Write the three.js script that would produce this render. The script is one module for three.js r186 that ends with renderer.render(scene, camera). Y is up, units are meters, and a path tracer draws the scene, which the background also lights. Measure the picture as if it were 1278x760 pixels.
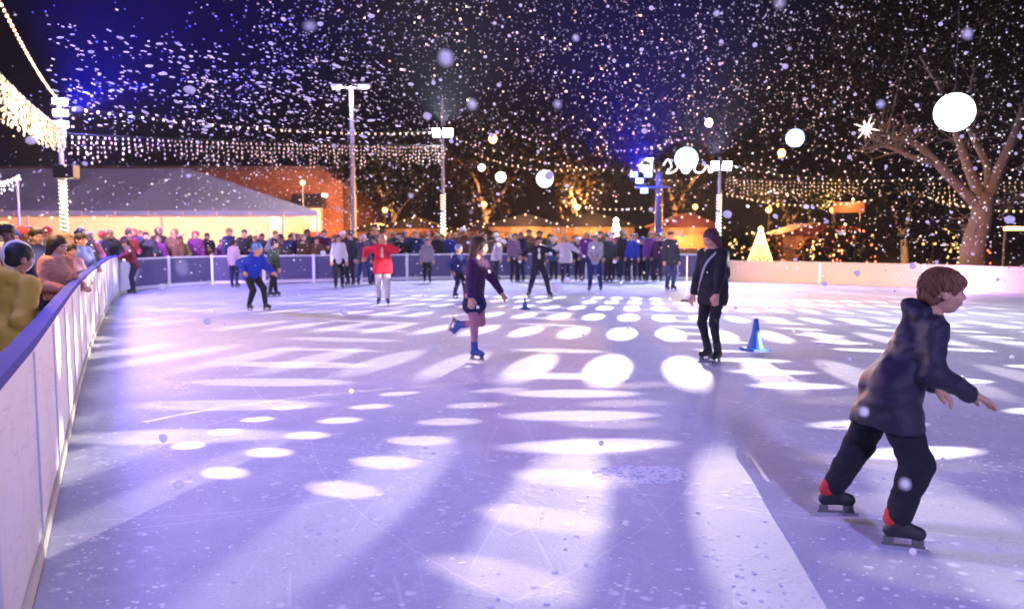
import * as THREE from 'three';
import { mergeGeometries } from 'three/addons/utils/BufferGeometryUtils.js';
import { RoundedBoxGeometry } from 'three/addons/geometries/RoundedBoxGeometry.js';

// ---------------------------------------------------------------- camera, sky, moon, exposure
const scene = new THREE.Scene();
const FOCAL = 1003, EYE = 1.5, PITCH = Math.atan(85 / FOCAL);
const camera = new THREE.PerspectiveCamera(2 * Math.atan(380 / FOCAL) * 180 / Math.PI, 1278 / 760, 0.1, 600);
camera.position.set(0, EYE, 0);
camera.rotation.set(-PITCH, 0, 0);
camera.focus = 5.2; camera.userData.fStop = 1.8;
camera.updateMatrixWorld(true);

const skyData = new Float32Array(64 * 32 * 4);
for (let i = 0; i < 64 * 32; i++) skyData.set([0.0009, 0.0005, 0.0007, 1], i * 4);
const night = new THREE.DataTexture(skyData, 64, 32, THREE.RGBAFormat, THREE.FloatType);
night.mapping = THREE.EquirectangularReflectionMapping; night.magFilter = THREE.LinearFilter; night.needsUpdate = true;
scene.background = night; scene.environment = night;
const moon = new THREE.DirectionalLight(0xcfd8ff, 0.02);
moon.position.set(-20, 60, 25); moon.castShadow = true; scene.add(moon);
Object.assign(moon.shadow.camera, { left: -40, right: 40, top: 40, bottom: -40, far: 200 });

const renderer = new THREE.WebGLRenderer({ antialias: true });
renderer.toneMapping = THREE.LinearToneMapping;
renderer.toneMappingExposure = 1.6;
renderer.shadowMap.enabled = true;

// ---------------------------------------------------------------- helpers
let seed = 20241;
const rnd = () => { seed = (seed + 0x6d2b79f5) | 0; let t = Math.imul(seed ^ (seed >>> 15), 1 | seed); t = (t + Math.imul(t ^ (t >>> 7), 61 | t)) ^ t; return ((t ^ (t >>> 14)) >>> 0) / 4294967296; };
const rr = (a, b) => a + (b - a) * rnd();
const pick = (a) => a[Math.floor(rnd() * a.length)];
const V = (x, y, z) => new THREE.Vector3(x, y, z);
// a place in the world seen at pixel (px, py) of the photograph, at a distance ahead of the eye
const at = (px, py, depth) => {
  const d = V((px - 639) / FOCAL, (380 - py) / FOCAL, -1).applyAxisAngle(V(1, 0, 0), -PITCH);
  return V(0, EYE, 0).addScaledVector(d, depth / -d.z);
};
const ground = (px, py) => {
  const d = V((px - 639) / FOCAL, (380 - py) / FOCAL, -1).applyAxisAngle(V(1, 0, 0), -PITCH);
  return V(0, EYE, 0).addScaledVector(d, -EYE / d.y);
};
const taken = new Map();
const numbered = (n) => { const k = taken.get(n) ?? 0; taken.set(n, k + 1); return k ? n + '_' + String(k).padStart(3, '0') : n; };
const shade = (o) => { o.castShadow = true; o.receiveShadow = true; return o; };
function tag(o, label, category, group, kind) {
  if (label) o.userData.label = label;
  if (category) o.userData.category = category;
  if (group) o.userData.group = group;
  if (kind) o.userData.kind = kind;
  return o;
}
function thing(name, label, category, pos = [0, 0, 0], turn = 0, group) {
  const g = new THREE.Group(); g.name = numbered(name);
  g.position.set(...pos); g.rotation.y = turn; scene.add(g);
  return tag(g, label, category, group);
}
function part(name, geometry, material, parent) {
  const m = shade(new THREE.Mesh(geometry, material)); m.name = name; parent.add(m); return m;
}
function structure(name, geometry, material) { const m = part(numbered(name), geometry, material, scene); m.userData.kind = 'structure'; return m; }
const mat = (color, roughness = 0.8, more = {}) => new THREE.MeshStandardMaterial({ color: new THREE.Color(...color), roughness, ...more });
const glow = (color, strength, base = [0.8, 0.8, 0.8]) => new THREE.MeshStandardMaterial({ color: new THREE.Color(...base), roughness: 0.5, emissive: new THREE.Color(...color), emissiveIntensity: strength });
const box = (w, h, d, x = 0, y = 0, z = 0) => new THREE.BoxGeometry(w, h, d).translate(x, y, z);
const rbox = (w, h, d, r, x = 0, y = 0, z = 0) => new RoundedBoxGeometry(w, h, d, 2, r).translate(x, y, z);
const cyl = (r0, r1, h, n = 16, x = 0, y = 0, z = 0) => new THREE.CylinderGeometry(r1, r0, h, n).translate(x, y + h / 2, z);
function rod(a, b, r0, r1 = r0, n = 8) {
  const d = b.clone().sub(a), g = new THREE.CylinderGeometry(r1, r0, d.length(), n);
  g.applyQuaternion(new THREE.Quaternion().setFromUnitVectors(V(0, 1, 0), d.normalize()));
  return g.translate((a.x + b.x) / 2, (a.y + b.y) / 2, (a.z + b.z) / 2);
}
const flat = (g) => { const n = g.index ? g.toNonIndexed() : g; for (const k of Object.keys(n.attributes)) if (!['position', 'normal', 'uv'].includes(k)) n.deleteAttribute(k); return n; };
const merge = (list) => mergeGeometries(list.map(flat));
function lamp(light, x, y, z, towards) {
  light.position.set(x, y, z); light.castShadow = true; scene.add(light);
  if (towards) { light.target.position.copy(towards); light.target.updateMatrixWorld(true); }
  return light;
}
// value noise in three dimensions
const hash = (x, y, z) => { let h = Math.imul(x, 374761393) ^ Math.imul(y, 668265263) ^ Math.imul(z, 1274126177); h = Math.imul(h ^ (h >>> 13), 1274126177); return ((h ^ (h >>> 16)) >>> 0) / 4294967296; };
function noise3(x, y, z) {
  const i = Math.floor(x), j = Math.floor(y), k = Math.floor(z), s = (t) => t * t * (3 - 2 * t), u = s(x - i), v = s(y - j), w = s(z - k), L = (a, b, t) => a + (b - a) * t;
  return L(L(L(hash(i, j, k), hash(i + 1, j, k), u), L(hash(i, j + 1, k), hash(i + 1, j + 1, k), u), v), L(L(hash(i, j, k + 1), hash(i + 1, j, k + 1), u), L(hash(i, j + 1, k + 1), hash(i + 1, j + 1, k + 1), u), v), w) * 2 - 1;
}
// ---------------------------------------------------------------- ground and ice
function speckTexture(size, tone, spread, seedling) {
  const d = new Uint8Array(size * size * 4);
  for (let y = 0; y < size; y++) for (let x = 0; x < size; x++) {
    const n = noise3(x / 37, y / 37, seedling) * 0.5 + noise3(x / 9, y / 9, seedling + 4) * 0.3 + (hash(x, y, seedling) - 0.5) * 0.6;
    const i = (y * size + x) * 4; for (let c = 0; c < 3; c++) d[i + c] = Math.max(0, Math.min(255, (tone[c] + spread * n) * 255)); d[i + 3] = 255;
  }
  const t = new THREE.DataTexture(d, size, size); t.wrapS = t.wrapT = THREE.RepeatWrapping; t.magFilter = THREE.LinearFilter; t.colorSpace = THREE.SRGBColorSpace; t.needsUpdate = true; return t;
}
const pavingTex = speckTexture(512, [0.27, 0.25, 0.25], 0.12, 3); pavingTex.repeat.set(120, 120);
const plaza = structure('ground', new THREE.PlaneGeometry(360, 360).rotateX(-Math.PI / 2).translate(0, -0.06, -60), new THREE.MeshStandardMaterial({ map: pavingTex, roughness: 0.9 }));

// the rink's outline on the ground: [x, distance ahead]
const LEFT = [[-0.72, 0], [-1.2, 1.5], ...[[40, 760], [76, 600], [101, 480], [117, 426], [126, 404], [135, 384], [145, 369.5]].map(([x, y]) => { const g = ground(x, y); return [g.x, -g.z]; }), [-10.4, 22.0]];
const FAR = [[-10.4, 22.0], [-9.95, 23.9], [-9.0, 25.2], [-7.3, 25.6], [-6.0, 26.4], [-3.8, 27.4], [0, 28.4], [2.9, 28.4], [5.8, 27.5], [7.1, 26.9]];
const RIGHT = [[7.1, 26.9], [10.7, 24.7], [13.5, 21.2], [15.2, 17], [16, 12], [16, 6]];
const curve = (pts) => new THREE.CatmullRomCurve3(pts.map(([x, d]) => V(x, 0, -d)), false, 'centripetal');
const leftCurve = curve(LEFT), farCurve = curve(FAR), rightCurve = curve(RIGHT);
const rim = [...leftCurve.getPoints(40), ...farCurve.getPoints(40).slice(1), ...rightCurve.getPoints(30).slice(1), V(14, 0, 0), V(9, 0, 4), V(3, 0, 4.5), V(0.4, 0, 2.5)];
const iceShape = new THREE.Shape(rim.map((p) => new THREE.Vector2(p.x, -p.z)));
const iceGeo = new THREE.ExtrudeGeometry(iceShape, { depth: 0.05, bevelEnabled: false }).rotateX(-Math.PI / 2).translate(0, -0.05, 0);
{ const p = iceGeo.attributes.position, uv = iceGeo.attributes.uv; for (let i = 0; i < p.count; i++) uv.setXY(i, p.getX(i) / 16, p.getZ(i) / 16); }
// skate-cut ice: fine blade tracks, scuffed patches and swept frost
function iceCanvas(relief) {
  const c = document.createElement('canvas'); c.width = c.height = 2048; const g = c.getContext('2d');
  g.fillStyle = relief ? '#808080' : '#bfc1d6'; g.fillRect(0, 0, 2048, 2048);
  const im = g.getImageData(0, 0, 2048, 2048), a = im.data;
  for (let y = 0; y < 2048; y++) for (let x = 0; x < 2048; x++) {
    const n = noise3(x / 160, y / 160, 1) * 0.5 + noise3(x / 45, y / 45, 2) * 0.35 + noise3(x / 12, y / 12, 5) * 0.25, i = (y * 2048 + x) * 4, f = hash(x, y, 7) - 0.5;
    const k = relief ? n * 20 + f * 34 : n * 15 + f * 15;
    a[i] += k * 1.05; a[i + 1] += k; a[i + 2] += k * 0.8;
  }
  g.putImageData(im, 0, 0);
  let s = 991; const r = () => { s = (Math.imul(s, 1664525) + 1013904223) >>> 0; return s / 4294967296; };
  g.lineCap = 'round';
  for (let k = 0; k < 3400; k++) {
    const x = r() * 2048, y = r() * 2048, R = 120 + r() * 900, t = r() * 6.3, len = 0.1 + r() * 0.5, light = r() < 0.6;
    g.strokeStyle = relief ? `rgba(${light ? '40,40,40' : '190,190,190'},${0.1 + r() * 0.3})` : `rgba(${light ? '255,255,255' : '168,176,205'},${0.08 + r() * 0.3})`;
    g.lineWidth = 0.5 + r() * r() * r() * 3.4;
    for (const ox of [-2048, 0, 2048]) { const cx = x + ox; if (cx + R < 0 || cx - R > 2048) continue; g.beginPath(); g.arc(cx, y, R, t, t + len); g.stroke(); }
  }
  for (let k = 0; k < 700; k++) {
    const x = r() * 2048, y = r() * 2048, n = 4 + r() * 14;
    for (let j = 0; j < n; j++) { g.fillStyle = relief ? `rgba(225,225,225,${0.2 + r() * 0.4})` : `rgba(250,250,255,${0.15 + r() * 0.4})`; g.beginPath(); g.arc(x + (r() - 0.5) * 60, y + (r() - 0.5) * 40, 0.8 + r() * 2.6, 0, 6.3); g.fill(); }
  }
  const t = new THREE.CanvasTexture(c); t.wrapS = t.wrapT = THREE.MirroredRepeatWrapping; t.flipY = false; if (!relief) t.colorSpace = THREE.SRGBColorSpace; return t;
}
const iceMat = new THREE.MeshPhysicalMaterial({ map: iceCanvas(false), bumpMap: iceCanvas(true), bumpScale: 0.006, roughness: 0.7, ior: 1.31, specularIntensity: 0.6 });
structure('ice', iceGeo, iceMat);

// ---------------------------------------------------------------- barriers round the ice
const M = {
  board: mat([0.74, 0.75, 0.8], 0.42), cap: mat([0.02, 0.03, 0.36], 0.9), kick: mat([0.55, 0.53, 0.5], 0.6), steel: mat([0.62, 0.62, 0.66], 0.38, { metalness: 0.6 }),
  white: mat([0.78, 0.78, 0.8], 0.5), mesh: mat([0.1, 0.09, 0.2], 0.35), pale: mat([0.4, 0.37, 0.34], 0.8), dark: mat([0.02, 0.02, 0.025], 0.5), black: mat([0.012, 0.012, 0.014], 0.4),
};
// boards scuffed by blades and gloves
{
  const c = document.createElement('canvas'); c.width = 1024; c.height = 512; const g = c.getContext('2d'); g.fillStyle = '#dcdde4'; g.fillRect(0, 0, 1024, 512);
  let s = 77; const r = () => { s = (Math.imul(s, 1664525) + 1013904223) >>> 0; return s / 4294967296; };
  for (let i = 0; i < 260; i++) { const x = r() * 1024, y = 512 * (1 - r() ** 1.6 * 0.95), k = 90 + r() * 110; g.strokeStyle = `rgba(${k},${k},${k + 14},${0.08 + r() * 0.3})`; g.lineWidth = 0.6 + r() * 2.4; g.beginPath(); g.moveTo(x, y); g.quadraticCurveTo(x + 20 + r() * 50, y + (r() - 0.5) * 30, x + 30 + r() * 120, y + (r() - 0.5) * 24); g.stroke(); }
  for (let i = 0; i < 90; i++) { const x = r() * 1024, y = r() * 512, k = r() < 0.5 ? 170 : 240; g.fillStyle = `rgba(${k},${k},${k + 6},${0.06 + r() * 0.12})`; g.beginPath(); g.ellipse(x, y, 6 + r() * 60, 4 + r() * 18, r() * 3, 0, 6.3); g.fill(); }
  const t = new THREE.CanvasTexture(c); t.colorSpace = THREE.SRGBColorSpace; t.wrapS = t.wrapT = THREE.RepeatWrapping;
  M.board = new THREE.MeshStandardMaterial({ map: t, roughness: 0.5 });
}
// a straight slab from a to b on the ground, between two heights
function slab(a, b, y0, y1, thick, off = 0) {
  const d = b.clone().sub(a), L = d.length(), g = new THREE.BoxGeometry(L, y1 - y0, thick, 1, 1, 1);
  g.translate(0, 0, off); g.rotateY(-Math.atan2(d.z, d.x));
  return g.translate((a.x + b.x) / 2, (y0 + y1) / 2, (a.z + b.z) / 2);
}
const lerpV = (a, b, t) => a.clone().lerp(b, t);
{
  const o = thing('rink_board', 'white solid rink boards with a blue cap rail beside the watching crowd', 'rink barrier');
  const n = 18, p = leftCurve.getSpacedPoints(n);
  for (let i = 0; i < n; i++) {
    const a = lerpV(p[i], p[i + 1], 0.004), b = lerpV(p[i], p[i + 1], 0.996);
    const panel = part('board_panel', slab(a, b, 0.005, 0.97, 0.05, -0.04), M.board, o);
    part('joint_strip', slab(lerpV(p[i], p[i + 1], 0.0), lerpV(p[i], p[i + 1], 0.022), 0.1, 0.96, 0.012, -0.012), M.steel, panel);
    part('kick_strip', slab(a, b, 0.006, 0.09, 0.014, -0.006), M.kick, panel);
    part('cap_rail', slab(p[i], p[i + 1], 0.972, 1.015, 0.085, -0.055), M.cap, o);
  }
}
{
  const o = thing('rink_fence', 'low fence of dark panels with pale posts and rails along the far ice', 'rink fence');
  const n = 13, p = farCurve.getSpacedPoints(n);
  for (let i = 0; i <= n; i++) part('post', rbox(0.09, 0.93, 0.07, 0.012, p[i].x, 0.465, p[i].z), M.white, o);
  for (let i = 0; i < n; i++) {
    part('top_rail', slab(p[i], p[i + 1], 0.86, 0.905, 0.05, -0.01), M.white, o);
    part('base_rail', slab(p[i], p[i + 1], 0.02, 0.12, 0.05, -0.01), M.white, o);
    part('fence_panel', slab(lerpV(p[i], p[i + 1], 0.03), lerpV(p[i], p[i + 1], 0.97), 0.122, 0.858, 0.02, -0.015), M.mesh, o);
  }
}
{
  const o = thing('rink_wall', 'low pale solid barrier glowing peach along the ice below the big tree', 'rink barrier');
  const n = 8, p = rightCurve.getSpacedPoints(n);
  for (let i = 0; i < n; i++) {
    part('wall_panel', slab(lerpV(p[i], p[i + 1], 0.006), lerpV(p[i], p[i + 1], 0.994), 0.005, 0.66, 0.07, -0.05), M.pale, o);
    part('joint_cover', rbox(0.06, 0.67, 0.05, 0.01, p[i].x, 0.34, p[i].z), M.white, o);
    part('cap_rail', slab(p[i], p[i + 1], 0.662, 0.695, 0.12, -0.05), M.pale, o);
  }
}
// ---------------------------------------------------------------- pattern projectors: a lamp behind a plate with round holes
function projector(label, pos, aim, o) {
  const g = thing('pattern_projector', label, 'projector', pos.toArray(), 0, 'projectors on the rink poles');
  g.lookAt(aim);
  const R = o.L * Math.tan(o.reach * Math.PI / 180) + 0.012, sh = new THREE.Shape().absarc(0, 0, R, 0, Math.PI * 2);
  for (let j = -o.rows; j <= o.rows; j++) for (let i = -o.cols; i <= o.cols; i++) {
    const ax = (i + (o.stagger && j % 2 ? 0.5 : 0)) * o.stepX * Math.PI / 180, ay = (j + (o.shift ?? 0)) * o.stepY * Math.PI / 180;
    const x = o.L * Math.tan(ax), y = o.L * Math.tan(ay), r = o.L * Math.tan(o.hole * Math.PI / 180);
    if (Math.hypot(x, y) + r > R - 0.006 || (o.drop && hash(i + 50, j + 50, o.drop) < (o.share ?? 0.12))) continue;
    if (o.keep) { const e = V(x, y, o.L).applyQuaternion(g.quaternion); if (e.y > -0.01 || !o.keep(pos.x - e.x * pos.y / e.y, -(pos.z - e.z * pos.y / e.y))) continue; }
    sh.holes.push(new THREE.Path().absellipse(x, y, r, r * (o.squash ?? 1), 0, Math.PI * 2, true));
  }
  part('pattern_plate', new THREE.ExtrudeGeometry(sh, { depth: 0.002, bevelEnabled: false, curveSegments: 14 }).translate(0, 0, o.L), M.black, g);
  part('housing', new THREE.LatheGeometry([[0.001, -0.16], [R * 0.7, -0.16], [R + 0.02, -0.08], [R + 0.02, o.L + 0.006], [R + 0.006, o.L + 0.006], [R + 0.006, -0.07], [R * 0.6, -0.14], [0.001, -0.14]].map(([x, y]) => new THREE.Vector2(x, y)), 28).rotateX(Math.PI / 2), M.black, g);
  part('yoke', merge([box(0.02, 0.24, 0.05, R + 0.04, 0.08, 0), box(0.02, 0.24, 0.05, -R - 0.04, 0.08, 0), box(2 * R + 0.1, 0.02, 0.05, 0, 0.205 + (R > 0.2 ? R - 0.2 : 0), 0)]), M.steel, g);
  const s = new THREE.SpotLight(new THREE.Color(...o.color), o.power, 0, Math.min(1.3, (o.reach + 4) * Math.PI / 180), 0.05);
  s.shadow.radius = o.soft ?? 0.035; s.name = 'projector_lamp';
  lamp(s, pos.x, pos.y, pos.z, aim);
}
const aimFrom = (p, yawDeg, downDeg) => V(p.x + Math.sin(yawDeg * Math.PI / 180), p.y - Math.tan(downDeg * Math.PI / 180), p.z + Math.cos(yawDeg * Math.PI / 180));
const P1 = V(4.9, 4.1, -29.6), P2 = V(-4.5, 2.75, -6.3), P3 = V(16.6, 4.6, -7.4);
projector('round black projector on the blue lit post across the rink', P1, aimFrom(P1, -10.5, 15.3), { L: 0.3, reach: 33, stepX: 2.4, stepY: 2.1, hole: 0.7, squash: 0.82, rows: 3, cols: 13, power: 2500, color: [1, 0.88, 0.78], soft: 0.04 });
projector('round black projector above the left boards, just outside the view', P2, V(0.35, 0, -4.9), { keep: (x, d) => x > -2.35 + Math.max(0, 5 - d) * 0.95, L: 0.2, reach: 33, stepX: 7.4, stepY: 7.4, hole: 1.75, rows: 4, cols: 4, power: 85, color: [1, 0.8, 0.5], soft: 0.09, drop: 3 });
projector('round black projector above the low peach barrier, outside the view', P3, V(0.6, 0, -7.6), { keep: (x, d) => d > 4.9, L: 0.3, reach: 33, stepX: 3.3, stepY: 2.5, hole: 0.68, squash: 0.85, rows: 6, cols: 10, share: 0.25, power: 2600, color: [1, 0.87, 0.74], soft: 0.035, stagger: true, drop: 9 });
// violet wash lights on the poles round the rink
function wash(x, y, z, tx, tz, power, color, angle = 1.0, soft = 24) {
  const s = new THREE.SpotLight(new THREE.Color(...color), power, 0, angle, 0.6); s.shadow.radius = soft; s.name = 'wash_lamp';
  lamp(s, x, y, z, V(tx, 0, tz));
}
wash(-4.9, 5.35, -5.8, 1, -9, 70, [0.27, 0.22, 1], 1.25);
wash(-11.0, 4.7, -19.6, 2, -12, 105, [0.24, 0.25, 1], 1.25);
wash(16.9, 5.3, -8.2, -1, -9, 55, [0.36, 0.33, 1], 0.95);
wash(3, 6, 6, 2, -8, 215, [0.5, 0.45, 1], 1.25);
wash(5.2, 4.6, -29.6, 2, -14, 125, [0.46, 0.43, 1], 1.25);
// a warm flood on the near pole, trained on the barrier below the big tree
{ const s = new THREE.SpotLight(new THREE.Color(1, 0.45, 0.16), 2900, 0, 0.23, 0.7); s.shadow.radius = 8; s.name = 'warm_flood_lamp'; lamp(s, -4.85, 5.74, -6.22, V(10.9, 0.75, -24.4)); }
// ---------------------------------------------------------------- light poles, floods, globes
const GL = {
  cold: glow([0.75, 0.85, 1], 9), hot: glow([0.9, 0.92, 1], 30), blue: glow([0.08, 0.15, 1], 7), warm: glow([1, 0.62, 0.25], 6), bulb: glow([1, 0.62, 0.3], 2.0), amber: glow([1, 0.42, 0.08], 3.5), ice: glow([1, 0.55, 0.24], 0.9), white: glow([1, 0.93, 0.86], 2.6),
  green: glow([0.7, 1, 0.5], 1.5), pinkish: glow([1, 0.6, 0.36], 1.7), cyan: glow([0.5, 0.95, 1], 1.6), sphere: glow([1, 0.97, 0.9], 3.2), cream: glow([1, 0.86, 0.62], 2.2), azure: glow([0.25, 0.45, 1], 1.7), red: glow([1, 0.14, 0.04], 3),
};
const poleMat = mat([0.26, 0.26, 0.28], 0.45, { metalness: 0.4 }), postDark = mat([0.05, 0.05, 0.09], 0.5);
// a flood head: finned body, bracket and a glowing face turned along `yaw`
function floodHead(parent, x, y, z, yaw, tilt, face, w = 0.34, h = 0.26) {
  const f = new THREE.Group(); f.name = 'flood_head'; f.position.set(x, y, z); f.rotation.order = 'YXZ'; f.rotation.set(tilt, yaw, 0); parent.add(f);
  const fins = []; for (let i = 0; i < 6; i++) fins.push(box(0.012, h * 0.85, 0.05, -w * 0.4 + i * w * 0.16, 0, -0.075));
  part('head_body', merge([rbox(w, h, 0.1, 0.015), ...fins]), M.dark, f);
  part('lamp_face', rbox(w * 0.88, h * 0.84, 0.012, 0.005, 0, 0, 0.056), face, f);
  return f;
}
function pole(label, x, z, top, r, material = poleMat, group) {
  const o = thing('light_pole', label, 'light pole', [x, -0.06, z], 0, group);
  part('shaft', new THREE.CylinderGeometry(r * 0.72, r, top, 14).translate(0, top / 2, 0), material, o);
  part('base_plate', merge([cyl(r * 2.2, r * 2.2, 0.03), cyl(r * 1.5, r * 1.3, 0.16, 14, 0, 0.03)]), material, o);
  return o;
}
// rope light wound round a pole between two heights
function ropeWrap(parent, r, y0, y1, turns, material) {
  const pts = []; for (let i = 0; i <= turns * 10; i++) { const t = i / (turns * 10), a = t * turns * Math.PI * 2; pts.push(V(Math.cos(a) * r, y0 + (y1 - y0) * t, Math.sin(a) * r)); }
  return part('rope_light', new THREE.TubeGeometry(new THREE.CatmullRomCurve3(pts), turns * 12, 0.017, 5), material, parent);
}
const A = at(80, 290, 20.2), B = at(441, 290, 36), C = at(553, 290, 30.2), D = at(897, 290, 30), E = at(822, 290, 31);
{
  const top = at(80, 124, 20.2).y, o = pole('slim pole wound with rope light beside the tent, carrying stacked blue floods', A.x, A.z, top + 0.06, 0.07);
  for (const [k, dy] of [[0, 0.2], [1, 0.48], [2, 0.76]]) { floodHead(o, 0.12, top - dy + 0.2, 0.16, 0.45, 0.35, GL.cold, 0.36, 0.16); floodHead(o, -0.1, top - dy + 0.2, -0.14, 3.4, 0.3, GL.blue, 0.34, 0.16); }
  part('speaker_box', rbox(0.5, 0.34, 0.32, 0.02, 0.22, at(80, 212, 20.2).y, 0.2), M.black, o);
  ropeWrap(o, 0.085, at(80, 285, 20.2).y, at(80, 248, 20.2).y, 7, GL.green); ropeWrap(o, 0.085, at(80, 247, 20.2).y, at(80, 220, 20.2).y, 6, GL.pinkish);
  lamp(new THREE.PointLight(new THREE.Color(0.6, 0.4, 1), 75), A.x + 0.45, top - 0.2, A.z + 0.5).shadow.radius = 6;
  lamp(new THREE.PointLight(new THREE.Color(0.02, 0.06, 1), 60), A.x + 0.2, top - 0.3, A.z - 0.8).shadow.radius = 6;
  floodHead(o, -0.12, top - 0.72, -0.2, 3.3, 0.15, glow([0.8, 0.55, 0.9], 6), 0.3, 0.2);
  lamp(new THREE.SpotLight(new THREE.Color(0.8, 0.55, 0.9), 210, 0, 1.05, 0.6), A.x - 0.14, top - 0.78, A.z - 0.36, V(A.x - 1.5, 3.3, -38)).shadow.radius = 6;
  lamp(new THREE.PointLight(new THREE.Color(1, 0.75, 0.4), 6), A.x + 0.2, at(80, 250, 20.2).y, A.z + 0.3).shadow.radius = 5;
}
{
  const top = at(441, 106, 36).y, o = pole('tall grey street light with two heads at the brick corner', B.x, B.z, top, 0.13);
  part('cross_arm', merge([rod(V(-0.7, top - 0.05, 0), V(0.75, top - 0.05, 0), 0.04)]), poleMat, o);
  for (const [s, m] of [[-1, glow([0.8, 1, 0.9], 1.1)], [1, glow([1, 0.66, 0.4], 1.1)]]) { const f = new THREE.Group(); f.name = 'street_light_head'; f.position.set(s * 0.62, top - 0.06, 0.1); o.add(f); part('hood', rbox(0.5, 0.12, 0.3, 0.04, 0, 0.07, 0), poleMat, f); part('lamp_glass', rbox(0.36, 0.07, 0.22, 0.03, 0, -0.02, 0.02), m, f); }
  lamp(new THREE.PointLight(new THREE.Color(1, 0.85, 0.65), 25), B.x, top - 0.5, B.z + 0.6).shadow.radius = 10;
}
function wrappedPole(P, depth, label, topPx, floodPx, px) {
  const top = at(px, topPx, depth).y, fy = at(px, floodPx, depth).y, o = pole(label, P.x, P.z, top + 0.06, 0.07);
  floodHead(o, 0.2, fy + 0.06, 0.14, 0.25, 0.3, GL.hot, 0.4, 0.36); floodHead(o, -0.2, fy + 0.06, 0.13, -0.35, 0.3, GL.hot, 0.3, 0.36);
  part('bracket', rod(V(-0.3, fy + 0.06, 0.04), V(0.3, fy + 0.06, 0.04), 0.03), poleMat, o);
  ropeWrap(o, 0.085, 0.4, at(px, 290, depth).y + 0.2, 6, GL.green); ropeWrap(o, 0.085, at(px, 287, depth).y, at(px, 262, depth).y, 6, GL.white); ropeWrap(o, 0.085, at(px, 260, depth).y, at(px, 240, depth).y, 6, GL.pinkish);
  lamp(new THREE.SpotLight(new THREE.Color(0.8, 0.82, 1), 130, 0, 1.45, 0.3), P.x + 0.2, fy, P.z + 0.26, V(P.x, fy - 0.5, P.z + 6)).shadow.radius = 8;
  return o;
}
wrappedPole(C, 30.2, 'tall slim pole with a dazzling white flood and a glowing lower shaft', 125, 166, 553);
wrappedPole(D, 30, 'shorter pole with a white flood and glowing shaft behind the pale barrier', 196, 207, 897);
{
  const top = at(822, 212, 31).y, o = pole('thick dark post with stacked blue floods and a cross arm beyond the rink', E.x, E.z, top, 0.17, postDark);
  part('cross_arm', box(1.4, 0.07, 0.07, -0.25, at(802, 232, 31).y, 0.18), postDark, o);
  for (const [px, py, m] of [[797, 226, GL.blue], [808, 218, GL.cyan], [790, 218, GL.blue], [803, 238, GL.cyan]]) { const q = at(px, py, 31); floodHead(o, q.x - E.x, q.y + 0.06, 0.24, -0.1, 0.25, m, 0.3, 0.22); }
  lamp(new THREE.PointLight(new THREE.Color(0.03, 0.07, 1), 25), at(802, 222, 30.2).x, at(802, 222, 30.2).y + 0.1, -30.2).shadow.radius = 8;
  // the arm that carries the projector
  part('projector_arm', merge([rod(V(-0.1, 3.95, 0.1), V(P1.x - E.x, 4.35, P1.z - E.z), 0.035), rod(V(P1.x - E.x, 4.35, P1.z - E.z), V(P1.x - E.x, 4.3, P1.z - E.z), 0.05)]), postDark, o);
}
for (const [x, z, label] of [[-5.25, -6.0, 'slim pole behind the white boards, just outside the view'], [17.3, -8.4, 'slim pole behind the pale barrier, outside the view']]) {
  const o = pole(label, x, z, 6.1, 0.08), s = Math.sign(-x);
  floodHead(o, s * 0.2, 5.4, 0.1, s * 1.2, 0.4, GL.blue, 0.5, 0.3); if (x < 0) floodHead(o, 0.18, 5.8, 0.02, 2.4, 0.2, GL.warm, 0.3, 0.24);
  part('projector_arm', rod(V(0, x < 0 ? 3.5 : 4.9, 0), V((x < 0 ? P2.x : P3.x) - x, x < 0 ? 3.5 : 4.9, (x < 0 ? P2.z : P3.z) - z), 0.035), poleMat, o);
}
// hanging globes
function globe(px, py, depth, rpx, m, label, power, color) {
  const p = at(px, py, depth), r = rpx * depth / FOCAL, o = thing('globe_lamp', label, 'globe light', [p.x, p.y - r, p.z], 0, 'globe lamps hung in the air');
  part('lamp_globe', new THREE.SphereGeometry(r, 28, 20).translate(0, r, 0), m, o);
  part('collar', cyl(r * 0.22, r * 0.16, r * 0.2, 12, 0, r * 1.95, 0), M.dark, o);
  part('hanging_wire', rod(V(0, r * 2.1, 0), V(0, r * 2.1 + 1.6, 0), 0.008), M.dark, o);
  if (power) lamp(new THREE.PointLight(new THREE.Color(...color), power), p.x, p.y - r - 0.1, p.z + r + 0.1).shadow.radius = 10;
}
globe(1192, 140, 15.5, 23, GL.sphere, 'largest white globe light, hanging in front of the spreading bare tree', 22, [1, 0.95, 0.9]);
globe(857, 198, 27, 14, GL.cyan, 'pale cyan globe light beside the blue floods', 8, [0.6, 0.95, 1]);
globe(680, 223, 29, 10.5, GL.cream, 'creamy globe light over the warm lit huts', 8, [1, 0.85, 0.6]);
globe(993, 172, 25, 11, GL.azure, 'soft blue globe light hung in the dark trees', 5, [0.3, 0.45, 1]);
globe(625, 221, 33, 6.5, GL.cream, 'small cream globe light near the flood pole', 0);
globe(601, 209, 33, 4.5, GL.cream, 'tiny cream globe light closest to the flood pole', 0);
// starburst ornament
{
  const p = at(1082, 160, 17), o = thing('star_light', 'white spiky star light at the tip of a tree limb', 'star light', [p.x, p.y, p.z]);
  part('star_core', new THREE.SphereGeometry(0.05, 12, 8), GL.white, o);
  for (let i = 0; i < 14; i++) { const y = 1 - 2 * (i + 0.5) / 14, a = i * 2.4, s = Math.sqrt(1 - y * y), d = V(Math.cos(a) * s, y, Math.sin(a) * s); part('star_ray', rod(d.clone().multiplyScalar(0.03), d.clone().multiplyScalar(i % 2 ? 0.2 : 0.26), 0.014, 0.002, 5), GL.white, o); }
}
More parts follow.
